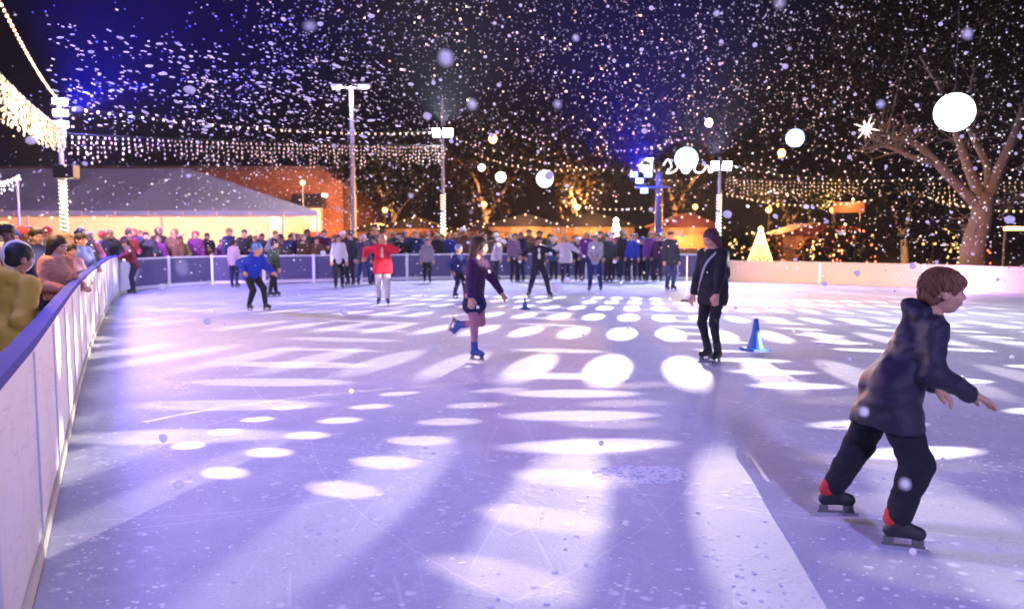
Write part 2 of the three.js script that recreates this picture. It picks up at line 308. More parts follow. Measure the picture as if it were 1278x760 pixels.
// amber lanterns in the trees
for (const [px, py, d, r, label] of [[885, 153, 34, 4.5, 'highest orange lantern in the dark trees'], [976, 191, 33, 4.5, 'orange red lantern below the blue globe'], [615, 173, 35, 5, 'orange lantern right of the dazzling white flood']]) {
  const p = at(px, py, d), R = r * d / FOCAL, o = thing('lantern', label, 'lantern', [p.x, p.y - R, p.z], 0, 'orange lanterns in the trees');
  part('lantern_light', new THREE.SphereGeometry(R, 14, 10).scale(1, 1.2, 1).translate(0, R, 0), GL.amber, o);
  part('cap', new THREE.ConeGeometry(R * 0.8, R * 0.6, 12).translate(0, R * 2.3, 0), M.dark, o);
  lamp(new THREE.PointLight(new THREE.Color(1, 0.35, 0.08), 9), p.x, p.y, p.z + R + 0.2).shadow.radius = 6;
}
// ---------------------------------------------------------------- strings of lights
const wireMat = mat([0.02, 0.02, 0.02], 0.6), bulbGeo = new THREE.IcosahedronGeometry(1, 1);
function stringLight(name, label, a, b, sag, n, r, material, group) {
  const o = thing(name, label, 'string lights', [0, 0, 0], 0, group), p = (t) => lerpV(a, b, t).add(V(0, -sag * 4 * t * (1 - t), 0)), pts = [];
  for (let i = 0; i <= 24; i++) pts.push(p(i / 24));
  part('wire', new THREE.TubeGeometry(new THREE.CatmullRomCurve3(pts), 40, 0.009, 4), wireMat, o);
  for (let i = 0; i < n; i++) { const q = p((i + 0.5) / n); const m = part('bulb', bulbGeo, material, o); const s = r * rr(0.85, 1.15); m.scale.set(s, s * 1.25, s); m.position.copy(q).add(V(0, -r * 1.5, 0)); }
  return o;
}
stringLight('string_light', 'festoon string sagging from the blue floods to the dazzling white flood', at(84, 133, 20), at(553, 164, 30), 0.25, 46, 0.026, GL.bulb);
stringLight('string_light', 'near bulb string climbing from the blue floods to the top corner', at(80, 130, 20), at(-90, -190, 6.2), 0.3, 62, 0.02, GL.bulb);
stringLight('string_light', 'bulb string running on from the white flood over the huts', at(553, 166, 30), at(897, 203, 30), 0.7, 30, 0.02, GL.bulb);
stringLight('string_light', 'bulb string reaching from the pale barrier pole towards the big tree', at(897, 203, 30), at(1300, 205, 24), 0.55, 36, 0.017, GL.bulb);
// icicle strings: hanging strands of uneven length, each strand a part
function icicles(label, a, b, sag, n, lo, hi, r, material, bulbs = 6) {
  const o = thing('icicle_light', label, 'icicle lights', [0, 0, 0], 0, 'icicle light strings'), p = (t) => lerpV(a, b, t).add(V(0, -sag * 4 * t * (1 - t), 0)), pts = [];
  for (let i = 0; i <= 24; i++) pts.push(p(i / 24));
  part('wire', new THREE.TubeGeometry(new THREE.CatmullRomCurve3(pts), 40, 0.01, 4), wireMat, o);
  for (let i = 0; i < n; i++) {
    const q = p((i + 0.5) / n), L = rr(lo, hi), list = [rod(V(0, 0, 0), V(rr(-0.04, 0.04), -L, 0), 0.004, 0.004, 4)], k = Math.max(2, Math.round(bulbs * L / hi));
    const strand = new THREE.Group(); strand.name = 'strand'; strand.position.copy(q); o.add(strand);
    part('cord', list[0], wireMat, strand);
    const bl = []; for (let j = 0; j < k; j++) bl.push(new THREE.OctahedronGeometry(r * rr(0.7, 1.2), 0).scale(1, 1.7, 1).translate(rr(-0.03, 0.03), -L * (j + 0.6) / k, rr(-0.02, 0.02)));
    part('led_light', merge(bl), material, strand);
  }
  return o;
}
icicles('long icicle light string hanging before the brick building', at(84, 167, 20), at(556, 182, 30), 0.05, 84, 0.3, 0.85, 0.021, GL.ice, 7);
icicles('bright near icicle lights slanting down to the blue floods from upper left', at(80, 160, 19.8), at(-120, -40, 6.2), 0.15, 150, 0.3, 0.62, 0.02, glow([1, 0.64, 0.33], 0.95), 8);
icicles('warm icicle light string behind the big tree', at(905, 222, 33), at(1310, 224, 25), 0.1, 70, 0.35, 0.85, 0.02, GL.ice, 6);
icicles('small icicle lights on the lit frame at the far left of the tent', at(-30, 232, 27), at(26, 217, 27), 0.02, 12, 0.1, 0.5, 0.03, GL.white, 4);
{ // looping light script between the blue floods and the white flood pole
  const q = [[828, 206], [834, 199], [838, 208], [832, 216], [842, 214], [850, 205], [852, 214], [858, 216], [866, 205], [868, 214], [876, 215], [884, 207], [886, 215], [894, 211], [902, 208]].map(([x, y]) => at(x, y, 31.5));
  const o = thing('light_scroll', 'looping squiggle of white rope light below the cyan globe', 'light sign');
  part('rope_light', new THREE.TubeGeometry(new THREE.CatmullRomCurve3(q), 110, 0.02, 6), GL.white, o);
  part('support_wire', rod(at(822, 203, 31.5), at(905, 203, 31.5), 0.012), wireMat, o);
}
// blue beams thrown up and away from the rink, seen in the hazy air
function beam(p, dir, power, color, angle) { const s = new THREE.SpotLight(new THREE.Color(...color), power, 0, angle, 1); s.shadow.radius = 4; s.name = 'beam_lamp'; lamp(s, p.x, p.y, p.z, p.clone().add(dir)); }
beam(V(A.x + 0.1, at(80, 142, 20.2).y + 0.1, A.z - 0.45), V(0.12, 0.95, -0.85), 6000, [0.003, 0.005, 1], 0.85);
beam(V(at(803, 222, 31).x, at(803, 222, 31).y + 0.3, -31.7), V(0, 1.05, -0.8), 6500, [0.005, 0.012, 1], 0.88);
beam(V(C.x, at(553, 160, 30.2).y + 0.25, C.z - 0.35), V(0, 1.05, -0.8), 1500, [0.7, 0.75, 1], 0.85);
beam(V(D.x, at(897, 203, 30).y + 0.3, D.z - 0.35), V(0, 1.05, -0.8), 1500, [0.55, 0.5, 1], 0.85);
// the near icicle string lights the crowd below it
for (const t of [0.45, 0.62, 0.8]) { const q = at(80, 160, 19.8).lerp(at(-120, -40, 6.2), t); lamp(new THREE.PointLight(new THREE.Color(1, 0.6, 0.28), 20), q.x, q.y - 0.75, q.z).shadow.radius = 14; }
// ---------------------------------------------------------------- marquee tent
{
  const dz = 36, eL = -32, eR = at(396, 262, dz).x, eave = at(396, 262, dz).y, ridge = at(240, 208, 41).y, rz = -dz - 5.5, bz = -dz - 11, rx = at(235, 208, 41.5).x, eB = at(388, 262, 47).x;
  const o = thing('marquee_tent', 'big pale marquee tent with a hipped roof, lit peach inside', 'tent', [0, -0.06, 0]);
  const canvas = mat([0.74, 0.7, 0.76], 0.75), inner = mat([0.72, 0.7, 0.7], 0.85);
  const tri = (...v) => { const g = new THREE.BufferGeometry(); g.setAttribute('position', new THREE.Float32BufferAttribute(v.flatMap((p) => p), 3)); g.setAttribute('uv', new THREE.Float32BufferAttribute(v.flatMap((p) => [p[0], p[1]]), 2)); g.computeVertexNormals(); return g; };
  const roofPanel = (p, q, r, s) => { // a canvas panel sagging between its seams
    const n = 6, v = [], L = (a, b, t) => a.map((x, i) => x + (b[i] - x) * t), P = (u, w) => { const c = L(L(p, q, u), L(s, r, u), w); c[1] -= 0.16 * Math.sin(Math.PI * u) * Math.sin(Math.PI * w) ; return c; };
    for (let i = 0; i < n; i++) for (let j = 0; j < n; j++) { const a = P(i / n, j / n), b = P((i + 1) / n, j / n), c = P((i + 1) / n, (j + 1) / n), d = P(i / n, (j + 1) / n); v.push(a, b, c, a, c, d); }
    return tri(...v);
  };
  const bays = 5, X = (k) => eL + (eR - 5 - eL) * k / bays, roofs = [];
  for (let k = 0; k < bays; k++) part('roof_panel', roofPanel([X(k), eave, -dz], [X(k + 1), eave, -dz], [Math.min(X(k + 1), rx), ridge, rz], [Math.min(X(k), rx), ridge, rz]), canvas, o);
  part('roof_panel', roofPanel([X(bays), eave, -dz], [eR, eave, -dz], [rx, ridge, rz], [Math.min(X(bays), rx), ridge, rz]), canvas, o);
  part('roof_panel', roofPanel([eR, eave, -dz], [eB, eave, bz], [rx, ridge, rz], [rx, ridge, rz]), canvas, o);
  part('roof_panel', roofPanel([eL, eave, bz], [eB, eave, bz], [rx, ridge, rz], [eL, ridge, rz]), canvas, o);
  part('back_wall', box(eB - 0.2 - eL, eave, 0.05, (eL + eB - 0.2) / 2, eave / 2, bz + 0.1), inner, o);
  part('side_wall', box(0.05, eave - 0.1, 7, eB - 0.3, eave / 2 - 0.1, bz + 3.7), inner, o);
  for (let x = eR; x > eL; x -= 1.5) part('valance', box(1.46, 0.22, 0.02, x - 0.75, eave - 0.09, -dz + 0.02), canvas, o);
  for (const x of [eR - 0.06, eR - 1.6, eR - 7, eR - 13, eR - 19]) part('tent_pole', cyl(0.05, 0.05, eave, 10, x, 0, -dz - 0.1), M.white, o);
  for (let x = eR - 0.7; x > -27; x -= 1.9) { const b = part('bulb', bulbGeo, GL.bulb, o); b.position.set(x, eave - 0.28, -dz - 0.4); b.scale.setScalar(0.05); }
  for (const [x, p] of [[eR - 3.2, 75], [eR - 9, 75], [eR - 15, 75]]) {
    const l = thing('tent_lamp', `bare warm lamp hung inside the marquee tent ${x > eR - 5 ? 'nearest its open end' : x > eR - 11 ? 'at its middle' : 'behind the rope lit pole'}`, 'lamp', [x, 0, -dz - 4.5], 0, 'lamps inside the tent');
    part('lamp_bulb', new THREE.SphereGeometry(0.12, 14, 10).translate(0, eave + 0.35, 0), GL.warm, l); part('cord', rod(V(0, eave + 0.47, 0), V(0, eave + 1.25, 0), 0.01), wireMat, l);
    lamp(new THREE.PointLight(new THREE.Color(1, 0.43, 0.24), p * 1.3), x, eave + 0.35, -dz - 4.5).shadow.radius = 5;
  }
}
// small lit frame by the tent
{
  const p = at(24, 290, 27), o = thing('garland_stand', 'thin post frame wrapped in white lights at the far left', 'light stand', [p.x, -0.06, p.z]);
  part('post', cyl(0.035, 0.035, at(24, 218, 27).y + 0.06, 8), M.white, o); part('beam', rod(V(0, at(24, 222, 27).y, 0), V(-2.2, at(24, 222, 27).y - 0.25, 0), 0.03), M.white, o);
  part('rope_light', new THREE.TubeGeometry(new THREE.CatmullRomCurve3([V(0, at(24, 220, 27).y, 0.05), V(-0.5, at(24, 227, 27).y, 0.05), V(-1.2, at(24, 229, 27).y, 0.05)]), 20, 0.03, 5), GL.white, o);
}
// ---------------------------------------------------------------- brick building
{
  const dz = 47, R = at(441, 205, dz).x, H = at(441, 206, dz).y, Lx = -46, o = thing('brick_building', 'low flat roofed brick building behind the marquee tent', 'building', [0, -0.06, 0]);
  const c = document.createElement('canvas'); c.width = c.height = 512; const g = c.getContext('2d'); g.fillStyle = '#7d5a48'; g.fillRect(0, 0, 512, 512);
  let s = 5; const r = () => { s = (Math.imul(s, 1664525) + 1013904223) >>> 0; return s / 4294967296; };
  for (let y = 0; y < 32; y++) for (let x = 0; x < 12; x++) { const k = r(); g.fillStyle = `rgb(${112 + k * 36},${66 + k * 26},${48 + k * 20})`; g.fillRect((x + (y % 2) * 0.5) * 42.67 - 21 + 1, y * 16 + 1, 40.6, 14); }
  const t = new THREE.CanvasTexture(c); t.wrapS = t.wrapT = THREE.RepeatWrapping; t.colorSpace = THREE.SRGBColorSpace;
  const brick = new THREE.MeshStandardMaterial({ map: t, bumpMap: t, bumpScale: 0.01, roughness: 0.9 });
  const uvm = (geo, k = 0.4) => { const p = geo.attributes.position, n = geo.attributes.normal, u = geo.attributes.uv; for (let i = 0; i < p.count; i++) u.setXY(i, (Math.abs(n.getX(i)) > 0.5 ? p.getZ(i) : p.getX(i)) * k, p.getY(i) * k); return geo; };
  part('wall', uvm(box(R - Lx, H - 0.3, 12, (R + Lx) / 2, (H - 0.3) / 2, -dz - 6)), brick, o);
  part('parapet', box(R - Lx + 0.24, 0.3, 12.2, (R + Lx) / 2, H - 0.15, -dz - 6), mat([0.12, 0.06, 0.045], 0.8), o);
  part('corner_pier', box(0.5, H - 0.31, 0.5, R - 0.1, (H - 0.31) / 2, -dz + 0.03), mat([0.05, 0.03, 0.028], 0.8), o);
  const wx = at(385, 270, dz).x, wy = at(385, 272, dz).y, w = part('window', box(1.5, 1.4, 0.06, wx, wy, -dz + 0.02), mat([0.06, 0.04, 0.03], 0.6), o);
  part('frame', merge([box(1.62, 0.08, 0.1, wx, wy + 0.72, -dz + 0.05), box(1.62, 0.08, 0.1, wx, wy - 0.72, -dz + 0.05), box(0.08, 1.36, 0.1, wx - 0.77, wy, -dz + 0.05), box(0.08, 1.36, 0.1, wx + 0.77, wy, -dz + 0.05), box(0.05, 1.36, 0.1, wx, wy, -dz + 0.05)]), mat([0.5, 0.42, 0.3], 0.6), w);
  for (const sx of [-0.37, 0.37]) part('window_pane', box(0.66, 1.34, 0.02, wx + sx, wy, -dz + 0.07), glow([1, 0.6, 0.2], 0.55), w);
  const ax = at(386, 250, dz).x, ay = at(386, 247, dz).y;
  part('awning', new THREE.ExtrudeGeometry(new THREE.Shape([new THREE.Vector2(0, 0), new THREE.Vector2(1.1, -0.75), new THREE.Vector2(1.1, -0.85), new THREE.Vector2(0, -0.85)]), { depth: 1.9, bevelEnabled: false }).rotateY(-Math.PI / 2).translate(ax + 0.95, ay + 0.3, -dz + 0.01), M.dark, o);
  const wl = part('wall_light', rbox(0.3, 0.2, 0.24, 0.04, at(399, 248, dz).x + 0.3, ay + 0.2, -dz + 0.14), GL.white, o);
  lamp(new THREE.PointLight(new THREE.Color(1, 0.6, 0.3), 15), R - 2.2, 4.4, -dz + 3).shadow.radius = 10;
  const l = thing('bracket_lamp', 'warm lamp on a short post facing the brick wall', 'lamp', [R - 2.2, -0.06, -dz + 3]);
  part('post', cyl(0.05, 0.04, 4.3, 8), poleMat, l); part('lamp_bulb', new THREE.SphereGeometry(0.12, 12, 9).translate(0, 4.46, 0), GL.warm, l);
}
// ---------------------------------------------------------------- market huts and their lights
const wood = [mat([0.42, 0.22, 0.09], 0.8), mat([0.36, 0.17, 0.07], 0.8), mat([0.48, 0.27, 0.12], 0.8)];
function hut(name, label, px, depth, w, h, roofMat, roofH, power = 26, color = [1, 0.55, 0.2], wallMats = wood) {
  const p = at(px, 290, depth), D = 2.2, o = thing(name, label, 'market hut', [p.x, -0.06, p.z], 0, 'market huts beyond the rink');
  const n = Math.round(w / 0.26), pw = w / n, ow = w * 0.7, c0 = 1.0, c1 = h - 0.35;
  for (let i = 0; i < n; i++) { // front planks, with the serving hatch left open
    const x = -w / 2 + pw * (i + 0.5), m = wallMats[(i * 7 + Math.round(px)) % wallMats.length];
    if (Math.abs(x) < ow / 2) { part('plank', box(pw - 0.012, c0, 0.04, x, c0 / 2, D / 2), m, o); part('plank', box(pw - 0.012, h - c1, 0.04, x, (h + c1) / 2, D / 2), m, o); }
    else part('plank', box(pw - 0.012, h, 0.04, x, h / 2, D / 2), m, o);
  }
  part('back_wall', box(w, h, 0.05, 0, h / 2, -D / 2), wallMats[0], o);
  for (const s of [-1, 1]) part('side_wall', box(0.05, h, D - 0.1, s * (w / 2 - 0.03), h / 2, 0), wallMats[1], o);
  part('counter', rbox(ow + 0.2, 0.06, 0.5, 0.015, 0, c0 + 0.03, D / 2 + 0.16), wallMats[2], o);
  const rs = new THREE.Shape([new THREE.Vector2(-w / 2 - 0.3, 0), new THREE.Vector2(0, roofH), new THREE.Vector2(w / 2 + 0.3, 0), new THREE.Vector2(w / 2 + 0.2, -0.05), new THREE.Vector2(-w / 2 - 0.2, -0.05)]);
  part('roof', new THREE.ExtrudeGeometry(rs, { depth: D + 0.7, bevelEnabled: false }).translate(0, h + 0.05, -D / 2 - 0.2), roofMat, o);
  for (let i = 0; i < 9; i++) { const t = -1 + i / 4, b = part('bulb', bulbGeo, GL.bulb, o); b.position.set(t * (w / 2 + 0.2), h + 0.05 + roofH * (1 - Math.abs(t)) - 0.06, D / 2 + 0.54); b.scale.setScalar(0.035); }
  part('lamp_bulb', new THREE.SphereGeometry(0.11, 12, 9).translate(0, h - 0.2, 0.2), GL.warm, o);
  lamp(new THREE.PointLight(new THREE.Color(...color), power), p.x, h - 0.26, p.z + 0.2).shadow.radius = 5;
  lamp(new THREE.PointLight(new THREE.Color(...color), power * 0.3), p.x, h - 0.3, p.z + D / 2 + 1.3).shadow.radius = 6;
}
const roofRed = mat([0.09, 0.014, 0.012], 0.85), roofTan = mat([0.4, 0.2, 0.08], 0.8), roofDark = mat([0.022, 0.014, 0.012], 0.9);
hut('market_hut', 'tan plank hut beneath the creamy globe light', 655, 38, 3.4, 2.0, roofDark, 0.55, 34);
hut('market_hut', 'wide plank hut beside the white light cone', 735, 40, 4.2, 2.0, roofDark, 0.7, 36);
hut('market_hut', 'red roofed hut right of the thick dark post', 852, 37, 2.6, 1.95, roofRed, 0.6, 24);
hut('market_hut', 'dim red roofed hut behind the golden light cone', 1005, 36, 2.6, 1.6, roofRed, 0.5, 7, [1, 0.35, 0.12]);
hut('market_hut', 'small orange hut between the street light and the flood pole', 520, 42, 3.0, 1.95, roofDark, 0.55, 17, [1, 0.45, 0.1]);
hut('market_hut', 'low dark roofed hut next to the street light', 470, 43, 2.4, 1.8, roofDark, 0.4, 9, [1, 0.5, 0.15]);
hut('market_hut', 'small plank hut left of the creamy globe light', 598, 41, 2.2, 1.8, roofDark, 0.5, 8, [1, 0.5, 0.15]);
// cone shaped light trees
function lightCone(label, px, depth, baseR, h, m, power, color) {
  const p = at(px, 290, depth), o = thing('light_cone_tree', label, 'light tree', [p.x, -0.06, p.z], 0, 'cone shaped light trees');
  part('cone_frame', new THREE.ConeGeometry(baseR * 0.93, h * 0.97, 20, 1, true).translate(0, h / 2, 0), mat([0.25, 0.2, 0.1], 0.9), o);
  for (let k = 0; k < 18; k++) { const a = k / 18 * Math.PI * 2, list = []; for (let j = 0; j < 12; j++) { const t = (j + 0.3 + (k % 2) * 0.4) / 12.5, r = baseR * (1 - t) + 0.02; list.push(new THREE.OctahedronGeometry(0.045, 0).translate(Math.cos(a) * r, 0.1 + h * t, Math.sin(a) * r)); } part('light_strand', merge(list), m, o).userData.kind = 'stuff'; }
  part('top_star', new THREE.OctahedronGeometry(0.12, 0).translate(0, h + 0.1, 0), m, o);
  lamp(new THREE.PointLight(new THREE.Color(...color), power), p.x, 1.5, p.z + baseR + 0.5).shadow.radius = 15;
}
lightCone('white glowing cone shaped light tree among the huts', 769, 34, 0.7, 2.15, glow([1, 0.88, 0.66], 5), 12, [1, 0.85, 0.6]);
lightCone('golden cone shaped light tree behind the peach barrier', 950, 30.5, 0.6, 1.75, glow([1, 0.66, 0.1], 2.6), 10, [1, 0.7, 0.25]);
// lit sign boards
for (const [px, py, d, w, h, m, label] of [[1060, 257, 38, 1.5, 0.5, mat([0.5, 0.22, 0.09], 0.7), 'orange lit hanging panel left of the warm trunks'], [1050, 292, 38, 1.5, 0.8, mat([0.42, 0.08, 0.05], 0.7), 'red lit stall panel near the warm trunks'], [1267, 283, 27, 0.7, 0.12, GL.amber, 'amber lamp bar on a thin post at the far right']]) {
  const p = at(px, py, d), o = thing('stall_sign', label, 'stall sign', [p.x, -0.06, p.z]);
  part('sign_board', rbox(w, h, 0.08, 0.02, 0, p.y, 0), m, o);
  for (const s of w > 1 ? [-1, 1] : [-0.9]) part('post', cyl(0.04, 0.04, p.y - h / 2 - 0.01, 8, s * w * 0.4, 0, -0.09), M.dark, o);
  if (w > 1) { part('lamp_bulb', new THREE.SphereGeometry(0.05, 10, 8).translate(0, p.y + h / 2 + 0.1, 0.45), GL.warm, o); part('lamp_arm', rod(V(0, p.y + h / 2 - 0.02, 0), V(0, p.y + h / 2 + 0.14, 0.43), 0.012), M.dark, o); }
  lamp(new THREE.PointLight(new THREE.Color(1, 0.5, 0.2), 2), p.x, p.y + (w > 1 ? h / 2 + 0.04 : 0), p.z + 0.45).shadow.radius = 2;
}
// ---------------------------------------------------------------- trees
function limbs(start, dir, len, r, depth, out, tips, spread, up) {
  let p = start.clone(), d = dir.clone(); const n = 4;
  for (let i = 0; i < n; i++) {
    const q = p.clone().addScaledVector(d, len / n), r0 = r * (1 - 0.42 * i / n), r1 = r * (1 - 0.42 * (i + 1) / n);
    out.push(rod(p, q, r0, r1, depth > 2 ? 12 : 6)); if (i < n - 1) out.push(new THREE.IcosahedronGeometry(r1 * 0.99, 1).translate(q.x, q.y, q.z));
    p = q; d.add(V(rr(-0.16, 0.16), rr(-0.08, 0.12) + up * 0.05, rr(-0.16, 0.16))).normalize();
    if (depth < 3) tips.push(q.clone());
  }
  if (depth <= 0) return;
  const k = depth > 2 ? 4 : 3, a0 = rr(0, 6.3);
  for (let i = 0; i < k; i++) {
    const a = a0 + i / k * 6.28 + rr(-0.4, 0.4), nd = d.clone().add(V(Math.cos(a) * spread, rr(-0.1, 0.25) + up, Math.sin(a) * spread)).normalize();
    limbs(p, nd, len * rr(0.66, 0.86), r * 0.52, depth - 1, out, tips, spread, up);
  }
}
const leafMats = [mat([0.06, 0.065, 0.03], 0.75), mat([0.07, 0.055, 0.03], 0.75), mat([0.05, 0.065, 0.03], 0.7)];
function leaves(tips, perTip, reach, size) {
  const n = tips.length * perTip, pos = new Float32Array(n * 12), nor = new Float32Array(n * 12), idx = new Uint32Array(n * 6); let v = 0;
  const q = new THREE.Quaternion(), e = new THREE.Euler(), c = V(0, 0, 0), w = V(0, 0, 0);
  for (const t of tips) for (let j = 0; j < perTip; j++) {
    const s = size * rr(0.6, 1.3); e.set(rr(0, 6.3), rr(0, 6.3), rr(0, 6.3)); q.setFromEuler(e);
    c.set(rr(-1, 1), rr(-1, 1), rr(-1, 1)); if (c.lengthSq() > 1) c.multiplyScalar(0.6); c.multiplyScalar(reach).add(t);
    [[-0.5, 0, 0], [0, 0.26, 0.1], [0.55, 0, 0], [0, -0.26, 0.1]].forEach((k, m) => { w.set(...k).multiplyScalar(s).applyQuaternion(q).add(c); pos.set([w.x, w.y, w.z], (v + m) * 3); w.set(0, 0, 1).applyQuaternion(q); nor.set([w.x, w.y, w.z], (v + m) * 3); });
    idx.set([v, v + 1, v + 2, v, v + 2, v + 3], v / 4 * 6); v += 4;
  }
  const g = new THREE.BufferGeometry(); g.setAttribute('position', new THREE.BufferAttribute(pos, 3)); g.setAttribute('normal', new THREE.BufferAttribute(nor, 3)); g.setIndex(new THREE.BufferAttribute(idx, 1)); return g;
}
function tree(label, px, depth, trunkH, r, scale, o = {}) {
  const p = at(px, 290, depth), t = thing('tree', label, 'tree', [p.x, -0.06, p.z], 0, o.group), out = [], tips = [];
  limbs(V(0, 0, 0), V(o.lean ?? 0, 1, 0).normalize(), trunkH, r, 3, out, tips, o.spread ?? 0.75, o.up ?? 0.12);
  out.push(new THREE.CylinderGeometry(r, r * 1.5, 0.5, 12).translate(0, 0.25, 0));
  part('trunk', merge(out), o.bark ?? bark, t);
  const cr = part('crown', leaves(tips, o.per ?? 60, scale, o.leaf ?? 0.2), leafMats[Math.round(px) % 3], t); cr.userData.kind = 'stuff';
  return t;
}
const barkC = document.createElement('canvas'); barkC.width = barkC.height = 256;
{ const g = barkC.getContext('2d'); g.fillStyle = '#463a35'; g.fillRect(0, 0, 256, 256); let s = 17; const r = () => { s = (Math.imul(s, 1664525) + 1013904223) >>> 0; return s / 4294967296; }; for (let i = 0; i < 900; i++) { const k = 40 + r() * 65; g.strokeStyle = `rgba(${k + 10},${k},${k - 8},0.5)`; g.lineWidth = 1 + r() * 4; const x = r() * 256, y = r() * 256; g.beginPath(); g.moveTo(x, y); g.lineTo(x + (r() - 0.5) * 14, y + 10 + r() * 40); g.stroke(); } }
const barkTex = new THREE.CanvasTexture(barkC); barkTex.wrapS = barkTex.wrapT = THREE.RepeatWrapping; barkTex.colorSpace = THREE.SRGBColorSpace; barkTex.repeat.set(2, 3);
const bark = new THREE.MeshStandardMaterial({ map: barkTex, bumpMap: barkTex, bumpScale: 0.03, roughness: 0.9 });
const G1 = 'dark trees beyond the huts';
tree('dark leafy tree between the street light and the flood pole', 492, 46, 2.6, 0.22, 1.1, { group: G1, leaf: 0.3 });
tree('dark leafy tree right of the dazzling white flood', 610, 44, 2.8, 0.24, 1.1, { group: G1, leaf: 0.3 });
tree('leafy tree above the tan hut, its crown lit amber', 715, 42, 2.6, 0.22, 1.0, { group: G1, leaf: 0.28 });
tree('dark leafy tree behind the thick post with blue floods', 845, 46, 3.0, 0.25, 1.2, { group: G1, leaf: 0.32 });
tree('broad dark tree behind the golden light cone', 980, 40, 2.3, 0.24, 1.1, { group: G1, leaf: 0.28, spread: 1 });
tree('dark tree with forked trunk lit amber behind the peach barrier', 1132, 29, 1.7, 0.17, 0.8, { leaf: 0.2, spread: 0.95, per: 30 });
// the big spreading tree on the right, modelled limb by limb from the view
{
  const d = 23, base = ground(1218, 352), B0 = V(at(1218, 330, d).x, -0.06, -d), Pt = (px, py, dd = 0) => at(px, py, d + dd).sub(B0);
  const t = thing('tree', 'big spreading tree with bare violet lit limbs behind the peach barrier', 'tree', B0.toArray()), out = [], tips = [];
  const chain = (pts, r0, r1) => { const c = new THREE.CatmullRomCurve3(pts), n = 18, q = c.getPoints(n); for (let i = 0; i < n; i++) { const a = r0 + (r1 - r0) * i / n, b = r0 + (r1 - r0) * (i + 1) / n; out.push(rod(q[i], q[i + 1], a, b, 12)); out.push(new THREE.IcosahedronGeometry(b, 1).translate(q[i + 1].x, q[i + 1].y, q[i + 1].z)); if (i > n * 0.35) tips.push(q[i]); } };
  chain([V(0, 0, 0), Pt(1216, 310), Pt(1224, 280), Pt(1230, 250)], 0.37, 0.26);
  chain([Pt(1228, 262), Pt(1205, 240), Pt(1172, 205, -0.6), Pt(1145, 180, -1), Pt(1112, 170, -1.4), Pt(1084, 164, -2)], 0.17, 0.04);
  chain([Pt(1168, 203, -0.6), Pt(1140, 196, -1), Pt(1105, 182, -1.2), Pt(1070, 188, -1.6)], 0.1, 0.03);
  chain([Pt(1229, 256), Pt(1212, 215, 0.4), Pt(1196, 170, 0.8), Pt(1180, 120, 1.2), Pt(1150, 70, 1.6)], 0.17, 0.05);
  chain([Pt(1231, 250), Pt(1234, 210, 0.6), Pt(1212, 160, 1.2), Pt(1216, 95, 1.4), Pt(1230, 30, 2)], 0.13, 0.04);
  chain([Pt(1233, 254), Pt(1246, 215), Pt(1266, 170, -0.5), Pt(1284, 120, -0.8), Pt(1310, 60, -1)], 0.17, 0.05);
  chain([Pt(1262, 180, -0.4), Pt(1285, 158, 0.3), Pt(1330, 130, 1)], 0.1, 0.04);
  chain([Pt(1236, 262), Pt(1262, 255, 0.5), Pt(1300, 240, 1)], 0.1, 0.05);
  const crownTips = []; for (let i = 0; i < 330; i++) { const px = rr(1040, 1420), py = rr(-190, 120) - Math.abs(px - 1230) * -0.12; crownTips.push(Pt(px, py, rr(-2.5, 4))); }
  for (let i = 0; i < 24; i++) { const a = pick(tips), b = pick(crownTips); if (a.distanceTo(b) < 4) out.push(rod(a, b, 0.035, 0.008, 5)); }
  for (let i = 0; i < 260; i++) { const a = pick(tips), d1 = V(rr(-1, 1), rr(-0.3, 1), rr(-1, 1)).normalize(), b = a.clone().addScaledVector(d1, rr(0.35, 0.8)), c2 = b.clone().add(V(rr(-0.4, 0.4), rr(0, 0.45), rr(-0.4, 0.4))); out.push(rod(a, b, 0.018, 0.01, 5), rod(b, c2, 0.01, 0.003, 4)); }
  part('trunk', merge(out), bark, t);
  const cr = part('crown', leaves(crownTips, 44, 0.75, 0.15), leafMats[1], t); cr.userData.kind = 'stuff';
}
// warm uplight at the forked tree, set in the ground
{ const p = at(1125, 320, 27.6), o = thing('ground_uplight', 'small warm uplight on the ground below the forked trunk', 'ground light', [p.x, -0.06, p.z]);
  part('housing', cyl(0.12, 0.14, 0.12, 14), M.dark, o); part('lamp_glass', cyl(0.1, 0.1, 0.012, 14, 0, 0.121, 0), GL.warm, o);
  lamp(new THREE.PointLight(new THREE.Color(1, 0.6, 0.2), 24), p.x, 0.3, p.z).shadow.radius = 4; }
{ const p = at(690, 300, 39.5), o = thing('ground_uplight', 'amber uplight between the plank huts', 'ground light', [p.x, -0.06, p.z]);
  part('housing', cyl(0.12, 0.14, 0.12, 14), M.dark, o); part('lamp_glass', cyl(0.1, 0.1, 0.012, 14, 0, 0.121, 0), GL.warm, o);
  lamp(new THREE.PointLight(new THREE.Color(1, 0.5, 0.18), 90), at(722, 260, 39.4).x, at(722, 262, 39.4).y, -39.4).shadow.radius = 4; }
{ const p = at(1196, 320, 21.9), o = thing('ground_uplight', 'violet uplight on the ground at the foot of the big tree', 'ground light', [p.x, -0.06, p.z]);
  part('housing', cyl(0.12, 0.14, 0.12, 14), M.dark, o); part('lamp_glass', cyl(0.1, 0.1, 0.012, 14, 0, 0.121, 0), glow([0.6, 0.2, 1], 3), o);
  lamp(new THREE.PointLight(new THREE.Color(0.75, 0.35, 1), 9), p.x, 0.3, p.z + 0.1).shadow.radius = 4; }
